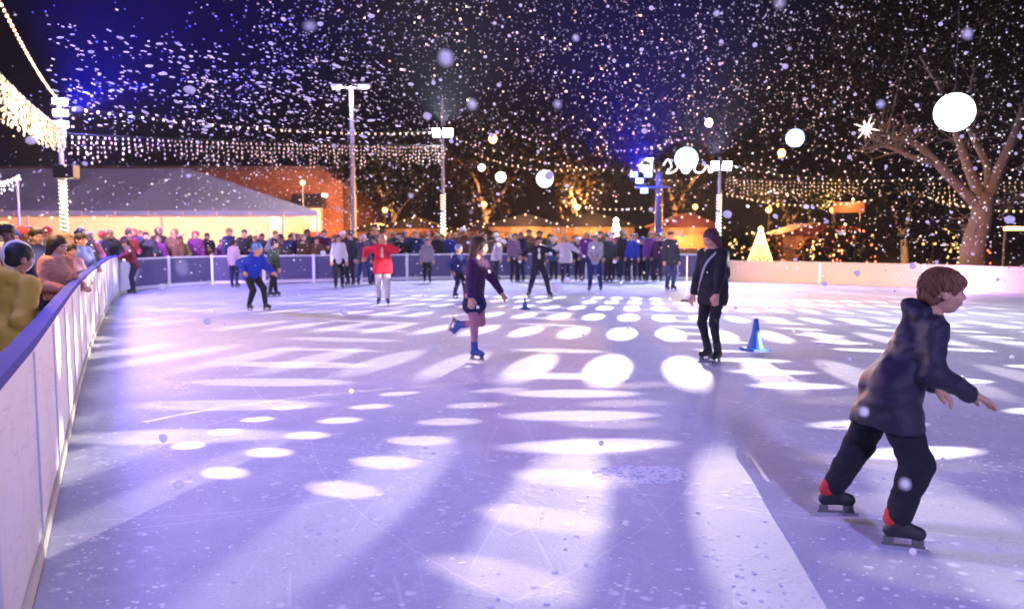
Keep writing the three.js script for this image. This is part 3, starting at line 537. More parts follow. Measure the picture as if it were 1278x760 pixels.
// warm uplights in the tree line
for (const [px, py, d, pw, label] of [[480, 262, 44.5, 120, 'amber uplight under the tree by the street light'], [604, 255, 42.4, 160, 'amber uplight under the tree right of the flood pole'], [720, 258, 40.6, 320, 'amber uplight between the plank huts'], [868, 258, 43.6, 140, 'amber uplight behind the red roofed hut'], [960, 262, 38.4, 150, 'amber uplight behind the golden light cone'], [1040, 262, 38.6, 110, 'amber uplight behind the hanging panels']]) {
  const p = at(px, py, d), o = thing('garden_lamp', label.replace('uplight', 'lamp on a stake'), 'garden lamp', [p.x, -0.06, p.z], 0, 'amber lamps among the trees');
  part('stake', cyl(0.03, 0.025, p.y - 0.1, 8), M.dark, o); part('lamp_bulb', new THREE.SphereGeometry(0.14, 12, 9).translate(0, p.y + 0.06, 0), GL.amber, o);
  lamp(new THREE.PointLight(new THREE.Color(1, 0.42, 0.13), pw), p.x, p.y + 0.06, p.z).shadow.radius = 6;
}
// round shrubs strung with warm bulbs behind the barriers
function shrub(label, px, depth, r, h, n, m) {
  const p = at(px, 300, depth), o = thing('lit_shrub', label, 'shrub', [p.x, -0.06, p.z], 0, 'shrubs strung with bulbs'), out = [], tips = [];
  for (let i = 0; i < 7; i++) { const a = i * 0.9, q = V(Math.cos(a) * r * 0.6, h * rr(0.5, 0.8), Math.sin(a) * r * 0.6); out.push(rod(V(0, 0, 0), q, 0.04, 0.015, 6)); }
  for (let i = 0; i < 90; i++) { const y = rr(0.12, 1), w = Math.sqrt(Math.max(0.05, 1 - (y - 0.45) ** 2 * 2.6)), a = rr(0, 6.3), q = Math.sqrt(rnd()); tips.push(V(Math.cos(a) * r * w * q, y * h, Math.sin(a) * r * w * q)); }
  part('stem', merge(out), bark, o); part('foliage', leaves(tips, 26, 0.3, 0.11), leafMats[Math.round(px) % 3], o).userData.kind = 'stuff';
  for (let i = 0; i < n; i++) { const y = rr(0.15, 0.98), w = Math.sqrt(Math.max(0.05, 1 - (y - 0.45) ** 2 * 2.6)), a = rr(-0.3, 3.44), b = part('bulb', bulbGeo, m, o); b.position.set(Math.cos(a) * r * w * 1.08, y * h, Math.sin(a) * r * w * 1.08); b.scale.setScalar(rr(0.018, 0.04)); }
}
[['amber', GL.amber], ['gold', glow([1, 0.62, 0.15], 3)], ['red', GL.red]].forEach(([cn, m], k) => [[505 + k * 22, 38 + k, 'left of the glowing flood pole'], [585 + k * 24, 37 - k * 0.7, 'behind the gliding girl'], [905 + k * 26, 33 + k, 'right of the white flood pole'], [1018 + k * 24, 32.5 - k * 0.7, 'left of the warm forked trunk'], [1162 + k * 20, 31 + k * 0.6, 'between forked trunk and big tree']].forEach(([px, d, where]) => shrub(`dark round shrub strung with ${cn} bulbs ${where}`, px, d, rr(0.6, 0.95), rr(1.3, 2.2), 26, m)));
// strings of bulbs looped through the tree line
for (const [a, b, sag, n, label] of [[[590, 190, 38], [760, 205, 37], 0.5, 22, 'bulb string looped in the trees over the tan hut'], [[640, 165, 40], [860, 170, 40], 0.8, 26, 'highest bulb string in the trees near the orange lantern'], [[905, 240, 35], [1100, 246, 31], 0.4, 28, 'low bulb string behind the golden light cone'], [[1090, 215, 30], [1290, 262, 26], 0.4, 24, 'bulb string slanting behind the big tree trunk'], [[700, 250, 36], [805, 258, 33], 0.2, 14, 'short bulb string above the white light cone']]) stringLight('string_light', label, at(...a), at(...b), sag, n, 0.026, rnd() < 0.5 ? GL.bulb : GL.pinkish);
// ---------------------------------------------------------------- figures: tapered bones joined smoothly and meshed on a grid
const smin = (a, b, k) => { const h = Math.max(k - Math.abs(a - b), 0) / k; return Math.min(a, b) - h * h * k * 0.25; };
// bone: { a, b, ra, rb, side?, w? }   ball: { c, r: [x, y, z], q? }   cut: true takes away
function solid(prims, cell, { k = 0.03, folds = 0, foldScale = 14, stretch = [1, 1, 1] } = {}) {
  const lo = V(1e9, 1e9, 1e9), hi = V(-1e9, -1e9, -1e9), reach = [];
  for (const p of prims) {
    const b = new THREE.Box3();
    if (p.c) { const m = Math.max(...p.r); b.setFromCenterAndSize(p.c, V(m * 2, m * 2, m * 2)); }
    else { const m = Math.max(p.ra, p.rb) * Math.max(1, p.w ?? 1); b.setFromPoints([p.a, p.b]).expandByScalar(m); }
    b.expandByScalar((p.k ?? k) + cell * 2.5 + folds); reach.push(b);
    if (!p.cut) { lo.min(b.min); hi.max(b.max); }
  }
  const nx = Math.ceil((hi.x - lo.x) / cell) + 1, ny = Math.ceil((hi.y - lo.y) / cell) + 1, nz = Math.ceil((hi.z - lo.z) / cell) + 1;
  const F = new Float32Array(nx * ny * nz).fill(1), q = V(0, 0, 0), d = V(0, 0, 0);
  const order = prims.map((p, n) => n).sort((a, b) => (prims[a].late ? 1 : 0) - (prims[b].late ? 1 : 0));
  order.forEach((n) => { const p = prims[n];
    const B = reach[n], i0 = Math.max(0, Math.floor((B.min.x - lo.x) / cell)), i1 = Math.min(nx - 1, Math.ceil((B.max.x - lo.x) / cell)), j0 = Math.max(0, Math.floor((B.min.y - lo.y) / cell)), j1 = Math.min(ny - 1, Math.ceil((B.max.y - lo.y) / cell)), k0 = Math.max(0, Math.floor((B.min.z - lo.z) / cell)), k1 = Math.min(nz - 1, Math.ceil((B.max.z - lo.z) / cell));
    const kk = p.k ?? k, inv = p.q ? p.q.clone().invert() : null, ab = p.c ? null : p.b.clone().sub(p.a), len2 = ab ? Math.max(ab.lengthSq(), 1e-9) : 0, rm = p.c ? Math.min(...p.r) : 0;
    for (let z = k0; z <= k1; z++) for (let y = j0; y <= j1; y++) for (let x = i0, at = (z * ny + y) * nx + i0; x <= i1; x++, at++) {
      q.set(lo.x + x * cell, lo.y + y * cell, lo.z + z * cell);
      let v;
      if (p.c) { q.sub(p.c); if (inv) q.applyQuaternion(inv); const l = Math.hypot(q.x / p.r[0], q.y / p.r[1], q.z / p.r[2]), g = Math.hypot(q.x / p.r[0] ** 2, q.y / p.r[1] ** 2, q.z / p.r[2] ** 2); v = g > 1e-6 ? l * (l - 1) / g : -rm; }
      else { const t = Math.max(0, Math.min(1, d.copy(q).sub(p.a).dot(ab) / len2)); d.copy(q).sub(p.a).addScaledVector(ab, -t); if (p.side) { const s = d.dot(p.side); d.addScaledVector(p.side, s * (1 / p.w - 1)); } v = d.length() - (p.ra + (p.rb - p.ra) * t); }
      F[at] = p.cut ? Math.max(F[at], -v) : smin(F[at], v, kk);
    }
  });
  if (folds) for (let z = 0, at = 0; z < nz; z++) for (let y = 0; y < ny; y++) for (let x = 0; x < nx; x++, at++) if (Math.abs(F[at]) < folds * 2 + cell * 3) {
    const X = (lo.x + x * cell) * foldScale * stretch[0], Y = (lo.y + y * cell) * foldScale * stretch[1], Z = (lo.z + z * cell) * foldScale * stretch[2], w = noise3(X * 0.5, Y * 0.5, Z * 0.5) * 1.5;
    F[at] += folds * (0.65 * noise3(X + w, Y + w * 1.3, Z + 9) + 0.35 * noise3(X * 2.1 + 5, Y * 2.3 + w, Z * 2.1));
  }
  // surface nets
  const id = new Int32Array(nx * ny * nz).fill(-1), pos = [], idx = [], sx = 1, sy = nx, sz = nx * ny;
  const C = [0, sx, sy, sx + sy, sz, sx + sz, sy + sz, sx + sy + sz], E = [[0, 1], [2, 3], [4, 5], [6, 7], [0, 2], [1, 3], [4, 6], [5, 7], [0, 4], [1, 5], [2, 6], [3, 7]];
  for (let z = 0; z < nz - 1; z++) for (let y = 0; y < ny - 1; y++) for (let x = 0; x < nx - 1; x++) {
    const at = z * sz + y * sy + x; let m = 0; for (let c = 0; c < 8; c++) if (F[at + C[c]] < 0) m |= 1 << c;
    if (m === 0 || m === 255) continue;
    let X = 0, Y = 0, Z = 0, n = 0;
    for (const [e0, e1] of E) if (((m >> e0) ^ (m >> e1)) & 1) { const f0 = F[at + C[e0]], f1 = F[at + C[e1]], t = f0 / (f0 - f1); X += (e0 & 1) + t * ((e1 & 1) - (e0 & 1)); Y += ((e0 >> 1) & 1) + t * (((e1 >> 1) & 1) - ((e0 >> 1) & 1)); Z += (e0 >> 2) + t * ((e1 >> 2) - (e0 >> 2)); n++; }
    id[at] = pos.length / 3; pos.push(lo.x + (x + X / n) * cell, lo.y + (y + Y / n) * cell, lo.z + (z + Z / n) * cell);
  }
  const quad = (a, b, c, e, flip) => { if (a < 0 || b < 0 || c < 0 || e < 0) return; if (flip) idx.push(a, c, b, a, e, c); else idx.push(a, b, c, a, c, e); };
  for (let z = 1; z < nz - 1; z++) for (let y = 1; y < ny - 1; y++) for (let x = 1; x < nx - 1; x++) {
    const at = z * sz + y * sy + x, s = F[at] < 0;
    if (s !== F[at + sx] < 0) quad(id[at - sy - sz], id[at - sz], id[at], id[at - sy], !s);
    if (s !== F[at + sy] < 0) quad(id[at - sx - sz], id[at - sx], id[at], id[at - sz], !s);
    if (s !== F[at + sz] < 0) quad(id[at - sx - sy], id[at - sy], id[at], id[at - sx], !s);
  }
  const g = new THREE.BufferGeometry(); g.setAttribute('position', new THREE.Float32BufferAttribute(pos, 3)); g.setIndex(idx); g.computeVertexNormals();
  const uv = new Float32Array(pos.length / 3 * 2); for (let i = 0; i < pos.length / 3; i++) { uv[i * 2] = (pos[i * 3] + pos[i * 3 + 2] * 0.8) * 9; uv[i * 2 + 1] = pos[i * 3 + 1] * 9; } g.setAttribute('uv', new THREE.BufferAttribute(uv, 2));
  return g;
}
const joinIndexed = (list) => mergeGeometries(list.map((g) => { const c = g.clone(); for (const k of Object.keys(c.attributes)) if (!['position', 'normal'].includes(k)) c.deleteAttribute(k); if (!c.index) c.setIndex([...Array(c.attributes.position.count).keys()]); return c; }));
const withLocks = (locks, g) => locks.length ? joinIndexed([g, ...locks]) : g;
function bend(a, b, l1, l2, hint) { // the middle joint of a two-bone limb
  const d = b.clone().sub(a); let L = d.length(); const max = (l1 + l2) * 0.998; if (L > max) { d.multiplyScalar(max / L); b.copy(a).add(d); L = max; }
  d.normalize(); const x = (l1 * l1 - l2 * l2 + L * L) / (2 * L), hgt = Math.sqrt(Math.max(0, l1 * l1 - x * x)), n = hint.clone().addScaledVector(d, -hint.dot(d)).normalize();
  return a.clone().addScaledVector(d, x).addScaledVector(n, hgt);
}
const skinTones = [mat([0.58, 0.33, 0.22], 0.55), mat([0.42, 0.22, 0.14], 0.55), mat([0.2, 0.1, 0.065], 0.55)];
const eyeMat = mat([0.02, 0.015, 0.012], 0.2), eyeWhite = mat([0.75, 0.73, 0.7], 0.3), lipMat = mat([0.42, 0.15, 0.13], 0.5), bladeMat = mat([0.7, 0.7, 0.74], 0.25, { metalness: 1 });
// pose: lengths as shares of standing height h, x to the figure's left, z forward
function figure(s) {
  const h = s.h, p = { pelvis: [0, 0.515, 0], lean: [0, 0], twist: 0, head: [0, 0], footL: [0.06, 0, 0], footR: [-0.06, 0, 0], toeL: [0.15, 0, 1], toeR: [-0.15, 0, 1], handL: [0.15, 0.46, 0.05], handR: [-0.15, 0.46, 0.05], elbowL: [0.4, 0, -1], elbowR: [-0.4, 0, -1], kneeL: [0.1, 0, 1], kneeR: [-0.1, 0, 1], ...s.pose };
  const F = (a) => V(a[0] * h, a[1] * h, a[2] * h), D = (a) => V(...a).normalize();
  const lift = s.skates ? 0.062 : 0.012, ankle = 0.046 * h + lift, kid = s.kid, hh = kid ? h / 6.5 : h / 7.4;
  const P = F(p.pelvis).add(V(0, lift * 0.9, 0)), rot = new THREE.Quaternion().setFromEuler(new THREE.Euler(p.lean[0], p.twist, p.lean[1], 'YXZ')), sp = V(0, 1, 0).applyQuaternion(rot), sd = V(1, 0, 0).applyQuaternion(rot), fw = V(0, 0, 1).applyQuaternion(rot);
  const hipSide = V(1, 0, 0).lerp(sd, 0.4).normalize();
  const waist = P.clone().addScaledVector(sp, 0.1 * h), chest = P.clone().addScaledVector(sp, 0.215 * h), nb = P.clone().addScaledVector(sp, 0.315 * h);
  const hr = new THREE.Quaternion().setFromEuler(new THREE.Euler(p.lean[0] * 0.35 + p.head[0], p.twist + p.head[1], p.lean[1] * 0.3, 'YXZ')), H = (x, y, z) => V(x * hh, y * hh, z * hh).applyQuaternion(hr);
  const hc = nb.clone().addScaledVector(sp.clone().lerp(V(0, 1, 0), 0.4).normalize(), 0.02 * h + 0.53 * hh).add(H(0, 0, 0.08));
  const sh = [1, -1].map((e) => nb.clone().addScaledVector(sp, -0.032 * h).addScaledVector(sd, e * (kid ? 0.078 : 0.086) * h)), hip = [1, -1].map((e) => P.clone().addScaledVector(hipSide, e * 0.052 * h));
  const leg = [p.footL, p.footR].map((f, i) => { const A = F(f).add(V(0, ankle, 0)), K = bend(hip[i], A, (kid ? 0.235 : 0.245) * h, (kid ? 0.225 : 0.235) * h, D(i ? p.kneeR : p.kneeL)); return { A, K }; });
  const arm = [p.handL, p.handR].map((f, i) => { const W = F(f).add(V(0, lift, 0)), K = bend(sh[i], W, 0.165 * h, 0.15 * h, D(i ? p.elbowR : p.elbowL)); return { W, K, d: W.clone().sub(K).normalize() }; });
  const c = s.cell ?? 0.018, B = (a, b, ra, rb, more = {}) => ({ a, b, ra: ra * h, rb: rb * h, ...more });
  const ball = (cx, cy, cz, rx, ry, rz, more = {}) => ({ c: hc.clone().add(H(cx, cy, cz)), r: [rx * hh, ry * hh, rz * hh], q: hr, ...more });
  // --- body
  const body = [B(P, waist, 0.062, 0.055, { side: sd, w: 1.3 }), B(waist, chest, 0.055, 0.062, { side: sd, w: 1.35 }), B(chest, nb, 0.06, 0.04, { side: sd, w: 1.35 }), B(nb, hc.clone().add(H(0, -0.2, -0.08)), kid ? 0.027 : 0.031, kid ? 0.026 : 0.029)];
  for (const i of [0, 1]) body.push(B(nb, sh[i], 0.03, 0.032), B(sh[i], arm[i].K, 0.031, 0.024), B(arm[i].K, arm[i].W, 0.024, 0.0155), B(hip[i], leg[i].K, 0.052, 0.034), B(leg[i].K, leg[i].A, 0.033, 0.022));
  if (!s.fine) for (const i of [0, 1]) { const w = arm[i].W, t = w.clone().addScaledVector(arm[i].d, 0.062 * h); body.push(B(w, t, 0.0165, 0.013), B(w.clone().addScaledVector(arm[i].d, 0.02 * h), t.clone().add(V(0, 0.01, 0.03)), 0.009, 0.008)); }
  const headCell = s.fine ? 0.0045 : Math.max(0.009, c * 0.62);
  const skull = [ball(0, 0.08, -0.06, 0.36, 0.41, 0.43), ball(0, -0.14, 0.09, 0.28, 0.35, 0.32), ball(0, -0.36, 0.2, 0.13, 0.1, 0.13), { a: hc.clone().add(H(0, 0.02, 0.4)), b: hc.clone().add(H(0, -0.11, 0.47)), ra: 0.03 * hh, rb: 0.055 * hh }, ball(0.37, -0.06, -0.02, 0.045, 0.12, 0.085), ball(-0.37, -0.06, -0.02, 0.045, 0.12, 0.085), ball(0, -0.25, 0.38, 0.11, 0.04, 0.045), ball(0.15, 0.1, 0.36, 0.12, 0.035, 0.05), ball(-0.15, 0.1, 0.36, 0.12, 0.035, 0.05), ball(0.2, -0.12, 0.28, 0.12, 0.12, 0.1), ball(-0.2, -0.12, 0.28, 0.12, 0.12, 0.1), { a: hc.clone().add(H(0, -0.2, -0.08)), b: nb.clone(), ra: 0.027 * h, rb: 0.026 * h }];
  const pieces = [solid(body, c, { k: 0.022 * h }), solid(skull, headCell, { k: 0.1 * hh })];
  if (s.fine || s.hands) for (const i of [0, 1]) { // palm, four fingers and thumb
    const W = arm[i].W, f = arm[i].d, up0 = V(...(i ? p.palmR ?? [0, 1, 0] : p.palmL ?? [0, 1, 0])), n = up0.addScaledVector(f, -up0.dot(f)).normalize(), s1 = f.clone().cross(n).multiplyScalar(i ? -1 : 1), hs = 0.104 * h, prim = [];
    const at3 = (u, v, w) => W.clone().addScaledVector(f, u * hs).addScaledVector(s1, v * hs).addScaledVector(n, w * hs);
    for (const v of [-0.16, -0.05, 0.06, 0.17]) prim.push({ a: at3(0.02, v * 0.6, 0), b: at3(0.42, v, 0), ra: 0.1 * hs, rb: 0.092 * hs, k: 0.01 });
    [[-0.17, 0.34], [-0.055, 0.42], [0.06, 0.45], [0.175, 0.4]].forEach(([v, l], m) => { const u = 0.44, curl = (i ? p.curlR : p.curlL) ?? 0.35, a = at3(u, v, 0), b = at3(u + l * 0.5 * Math.cos(curl * 0.6), v * 1.16, -l * 0.5 * Math.sin(curl * 0.6)), e = at3(u + l * 0.5 * Math.cos(curl * 0.6) + l * 0.5 * Math.cos(curl * 1.7), v * 1.22, -l * 0.5 * (Math.sin(curl * 0.6) + Math.sin(curl * 1.7))); prim.push({ a, b, ra: 0.078 * hs, rb: 0.07 * hs, k: 0.003 }, { a: b, b: e, ra: 0.07 * hs, rb: 0.055 * hs, k: 0.003 }); });
    prim.push({ a: at3(0.1, 0.17, -0.04), b: at3(0.32, 0.36, -0.12), ra: 0.1 * hs, rb: 0.085 * hs, k: 0.008 }, { a: at3(0.32, 0.36, -0.12), b: at3(0.52, 0.4, -0.18), ra: 0.085 * hs, rb: 0.06 * hs, k: 0.004 });
    prim.push({ a: arm[i].K.clone().lerp(W, 0.75), b: at3(0.08, 0, 0), ra: 0.0165 * h, rb: 0.0155 * h, k: 0.012 });
    pieces.push(solid(prim, s.fine ? 0.003 : 0.006, { k: 0.006 }));
  }
  const out = { body: joinIndexed(pieces), parts: [] };
  const eyes = []; for (const e of [1, -1]) { const w = hc.clone().add(H(e * 0.15, 0.005, 0.345)); out.parts.push(['eye', joinIndexed([new THREE.SphereGeometry(0.055 * hh, 10, 8).applyQuaternion(hr).translate(w.x, w.y, w.z)]), 'eye']); }
  { const w = hc.clone().add(H(0, -0.25, 0.425)); out.parts.push(['mouth', new THREE.SphereGeometry(1, 10, 6).scale(0.1 * hh, 0.022 * hh, 0.02 * hh).applyQuaternion(hr).translate(w.x, w.y, w.z), 'lip']); }
  // --- jacket
  if (s.jacket) { const t0 = s.trousers ?? {};
    const j = s.jacket, e = j.puff ?? 0.012, len = j.length ?? 0.03, hem = P.clone().addScaledVector(sp, -len * h), J = [B(hem, waist, 0.068 + e, 0.06 + e, { side: sd, w: 1.32 }), B(waist, chest, 0.06 + e, 0.066 + e, { side: sd, w: 1.36 }), B(chest, nb.clone().addScaledVector(sp, -0.012 * h), 0.062 + e, 0.03 + e * 0.6, { side: sd, w: 1.3 }), { c: P.clone().lerp(hem, 0.5).add(V(0, -(len * 0.5 + 0.24) * h, 0)), r: [0.8 * h, 0.2 * h, 0.8 * h], cut: true, late: true }];
    if (j.length > 0.04) J.splice(3, 0, B(P.clone().addScaledVector(sp, 0.07 * h), P.clone().add(V(0, -(j.length + 0.01) * h, 0)), 0.076 + e, 0.082 + e, { side: hipSide, w: 1.25 }), ...[0, 1].map((i) => B(hip[i].clone().add(V(0, 0.03 * h, 0)), hip[i].clone().lerp(leg[i].K, 0.5), 0.057 + e + (t0.wide ?? 0) * 0.6, 0.051 + e + (t0.wide ?? 0) * 0.5)), B(P.clone().addScaledVector(sp, 0.06 * h), waist, 0.076 + e, 0.068 + e, { side: sd, w: 1.28 }));
    const sl = j.sleeve ?? 0.96;
    for (const i of [0, 1]) { const end = arm[i].K.clone().lerp(arm[i].W, sl * 2 - 1 > 0 ? (sl - 0.5) * 2 : 0); J.push(B(nb.clone().addScaledVector(sp, -0.02 * h), sh[i], 0.03 + e * 0.6, 0.03 + e * 0.8), B(sh[i], arm[i].K, 0.034 + e, 0.027 + e)); if (sl > 0.5) J.push(B(arm[i].K, end, 0.028 + e, 0.0195 + e * 0.8)); }
    if (j.hood) J.push(B(nb.clone().addScaledVector(fw, -0.045 * h).addScaledVector(sd, 0.035 * h), nb.clone().addScaledVector(fw, -0.045 * h).addScaledVector(sd, -0.035 * h), 0.04, 0.04, { k: 0.02 }), B(nb.clone().addScaledVector(fw, -0.075 * h).addScaledVector(sp, 0.015 * h), nb.clone().addScaledVector(fw, -0.06 * h).addScaledVector(sp, -0.045 * h), 0.035, 0.02, { k: 0.03 }), ...[1, -1].map((q) => B(nb.clone().addScaledVector(sd, q * 0.045 * h), nb.clone().addScaledVector(fw, 0.045 * h).addScaledVector(sp, -0.01 * h), 0.022, 0.015, { k: 0.015 })));
    else J.push(B(nb.clone().addScaledVector(sp, -0.01 * h), nb.clone().addScaledVector(sp, 0.012 * h), 0.04, 0.037));
    if (j.hoodUp) J.push(ball(0, 0.06, -0.08, 0.47, 0.52, 0.5), ball(0, -0.06, 0.42, 0.33, 0.42, 0.4, { cut: true }));
    out.parts.push([j.name ?? 'jacket', solid(J, c, { k: 0.024 * h, folds: j.folds ?? 0.006, foldScale: (j.foldScale ?? 13), stretch: [1, 1.5, 1] }), 'jacket']);
    if (s.skirt) { const sk = [B(P.clone().addScaledVector(sp, 0.02 * h), P.clone().add(V(0, -s.skirt * h, 0)), 0.075, 0.098, { side: hipSide, w: 1.25 })]; out.parts.push(['skirt', solid(sk, c, { folds: 0.008, foldScale: 18, stretch: [1, 0.2, 1] }), 'skirt']); }
    if (j.shirt) { const q = [{ c: chest.clone().addScaledVector(fw, (0.05 + e) * h).addScaledVector(sp, -0.04 * h), r: [0.03 * h, 0.12 * h, 0.021 * h], q: rot }]; out.parts.push(['shirt', solid(q, Math.min(c, 0.014)), 'shirt']); }
  }
  // --- trousers
  const t = s.trousers ?? {}, e = t.wide ?? 0.01, cut = t.to ?? 0.9, T = [B(P.clone().addScaledVector(sp, 0.045 * h), P, 0.064 + e * 0.4, 0.07 + e * 0.4, { side: hipSide, w: 1.28 })];
  for (const i of [0, 1]) { T.push(B(hip[i], leg[i].K, 0.056 + e * 0.7, 0.037 + e)); if (cut > 0.5) T.push(B(leg[i].K, leg[i].K.clone().lerp(leg[i].A, (cut - 0.5) * 2.2 * 1.0), 0.037 + e, 0.026 + e * (t.flare ?? 1.1))); else T.push(B(hip[i], hip[i].clone().lerp(leg[i].K, cut * 2), 0.06 + e, 0.056 + e)); }
  if (cut <= 0.5) for (const i of [1, 2]) T.splice(1, 0); // short hems stay above the knee
  out.parts.push([t.name ?? 'trousers', solid(cut > 0.5 ? T : [T[0], ...[0, 1].map((i) => B(hip[i], hip[i].clone().lerp(leg[i].K, cut * 2), 0.058 + e, 0.054 + e))], c, { k: 0.014 * h, folds: t.folds ?? 0.005, foldScale: 14, stretch: [1, 1.7, 1] }), 'trousers']);
  // --- hair or hat
  const hs = s.hair ?? 'short', hairCell = s.fine ? 0.005 : headCell, HR = [], face = ball(0, -0.3, 0.42, 0.36, 0.46, 0.4, { cut: true });
  if (hs === 'short') HR.push(ball(0, 0.12, -0.06, 0.41, 0.43, 0.47), ball(0, 0.2, 0.14, 0.34, 0.3, 0.34), ball(0, -0.12, -0.22, 0.32, 0.26, 0.3), face, ball(0, -0.66, -0.1, 0.7, 0.34, 0.7, { cut: true }), ball(0.44, -0.2, 0.12, 0.16, 0.2, 0.2, { cut: true }), ball(-0.44, -0.2, 0.12, 0.16, 0.2, 0.2, { cut: true }));
  else if (hs === 'long') HR.push(ball(0, 0.1, -0.06, 0.43, 0.46, 0.49), { a: hc.clone().add(H(0, -0.1, -0.28)), b: hc.clone().add(H(0, -0.95, -0.36)), ra: 0.26 * hh, rb: 0.16 * hh, side: V(1, 0, 0).applyQuaternion(hr), w: 1.4 }, { a: hc.clone().add(H(0.34, 0, -0.05)), b: hc.clone().add(H(0.32, -0.7, -0.12)), ra: 0.12 * hh, rb: 0.08 * hh }, { a: hc.clone().add(H(-0.34, 0, -0.05)), b: hc.clone().add(H(-0.32, -0.7, -0.12)), ra: 0.12 * hh, rb: 0.08 * hh }, face);
  else if (hs === 'bun') HR.push(ball(0, 0.12, -0.06, 0.41, 0.43, 0.47), ball(0, 0.36, -0.42, 0.2, 0.2, 0.2), face, ball(0, -0.62, -0.1, 0.7, 0.34, 0.7, { cut: true }));
  else if (hs === 'beanie') HR.push(ball(0, 0.2, -0.05, 0.43, 0.44, 0.47), { a: hc.clone().add(H(0.2, 0.1, 0)), b: hc.clone().add(H(-0.2, 0.1, 0)), ra: 0.3 * hh, rb: 0.3 * hh }, ball(0, -0.5, 0.1, 0.9, 0.52, 0.9, { cut: true }));
  const locks = [];
  if (s.fine && hs === 'short') for (let i = 0; i < 520; i++) { // locks of hair combed from the crown
    const a = i * 2.39996, t = Math.sqrt((i + 0.5) / 520) * 1.95, dir = V(Math.sin(t) * Math.cos(a), Math.cos(t), Math.sin(t) * Math.sin(a)), pt = (q) => H(q.x * 0.415, 0.12 + q.y * 0.435, -0.05 + q.z * 0.475).add(hc);
    if (dir.z > 0.3 && dir.y < 0.42 - 0.1 * dir.z) continue; if (dir.y < -0.05 && Math.abs(dir.x) > 0.62 && dir.z > -0.35) continue; if (dir.y < -0.5) continue;
    const down = V(dir.x, -1.2, dir.z).addScaledVector(dir, -dir.dot(V(dir.x, -1.2, dir.z))).normalize().add(V(rr(-0.5, 0.5), rr(-0.1, 0.3), rr(-0.5, 0.5))).normalize(), pts = [];
    for (let k = 0; k < 4; k++) pts.push(pt(dir.clone().addScaledVector(down, k * 0.1 * rr(0.8, 1.2)).normalize().multiplyScalar(0.985 + 0.028 * k * (k < 3 ? 1 : 0.9))));
    for (let k = 0; k < 3; k++) locks.push(rod(pts[k], pts[k + 1], [0.0062, 0.0056, 0.0042][k], [0.0056, 0.0042, 0.001][k], 4));
  }
  if (HR.length) out.parts.push([hs === 'beanie' ? 'beanie' : 'hair', withLocks(locks, solid(HR, hairCell, { k: 0.08 * hh, folds: hs === 'beanie' ? 0.002 : s.fine ? 0.011 : 0.005, foldScale: s.fine ? 48 : 40, stretch: [1, 0.35, 0.7] })), hs === 'beanie'  ? 'hat' : 'hair']);
  // --- feet
  leg.forEach(({ A, K }, i) => {
    const f = D(i ? p.toeR : p.toeL), upv = K.clone().sub(A).normalize(), flatFoot = Math.abs(f.y) < 0.35, u = flatFoot ? V(0, 1, 0) : upv.clone().addScaledVector(f, -upv.dot(f)).normalize(), at3 = (a, b) => A.clone().addScaledVector(f, a * h).addScaledVector(u, b * h);
    const prim = [{ a: at3(-0.02, -0.024), b: at3(0.075, -0.028), ra: 0.022 * h, rb: 0.019 * h }, { a: at3(0, -0.005), b: A.clone().addScaledVector(upv, (s.skates ? 0.065 : 0.01) * h), ra: 0.03 * h, rb: 0.032 * h }, { a: at3(0.01, 0), b: at3(0.075, -0.024), ra: 0.024 * h, rb: 0.02 * h }];
    const boot = solid(prim, s.fine ? 0.006 : Math.min(c, 0.014), { k: 0.02 });
    out.parts.push([s.skates ? 'skate' : 'shoe', boot, 'skate']);
    if (s.skates) {
      const fx = f.clone(), g = box(0.005, 0.02, 0.165 * h, 0, -0.046 * h - 0.0518, 0.03 * h), hold = merge([rbox(0.018, 0.042, 0.035 * h, 0.007, 0, -0.046 * h - 0.02, -0.022 * h), rbox(0.018, 0.042, 0.04 * h, 0.007, 0, -0.046 * h - 0.02, 0.072 * h), box(0.009, 0.012, 0.14 * h, 0, -0.046 * h - 0.037, 0.026 * h)]), m4 = new THREE.Matrix4().makeBasis(u.clone().cross(fx).normalize(), u, fx).setPosition(A);
      out.parts.push(['blade', g.applyMatrix4(m4), 'blade', 'skate'], ['blade_holder', hold.applyMatrix4(m4), 'holder', 'skate']);
      if (s.cuff) out.parts.push(['skate_cuff', solid([{ a: A.clone().addScaledVector(upv, 0.018 * h).addScaledVector(f, -0.016 * h), b: A.clone().addScaledVector(upv, 0.04 * h).addScaledVector(f, -0.016 * h), ra: 0.031 * h, rb: 0.033 * h }], 0.008), 'cuff', 'skate']);
    }
  });
  out.joints = { hc, nb, sp, fw, sd, hr, hh, P, chest, arm, H };
  return out;
}
const weave = speckTexture(256, [0.5, 0.5, 0.5], 0.5, 41); weave.colorSpace = THREE.NoColorSpace;
const cloth = new Map();
const fabric = (c, r = 0.9) => { const k = c.join() + r; if (!cloth.has(k)) cloth.set(k, mat(c, r, { bumpMap: weave, bumpScale: 0.0022 })); return cloth.get(k); };
function dress(fig, look) { return { skin: skinTones[look.skin ?? 0], jacket: fabric(look.jacket ?? [0.1, 0.1, 0.1], look.sheen ?? 0.85), trousers: fabric(look.trousers ?? [0.02, 0.02, 0.03]), hair: fabric(look.hair ?? [0.03, 0.018, 0.012], 0.6), hat: fabric(look.hat ?? [0.1, 0.1, 0.1]), skate: fabric(look.skate ?? [0.02, 0.02, 0.025], 0.5), skirt: fabric(look.skirt ?? [0.02, 0.03, 0.12]), shirt: fabric(look.shirt ?? [0.75, 0.75, 0.75]), cuff: fabric(look.cuff ?? [0.55, 0.03, 0.03], 0.6), blade: bladeMat, holder: fabric([0.14, 0.14, 0.15], 0.4), eye: eyeMat, lip: lipMat }; }
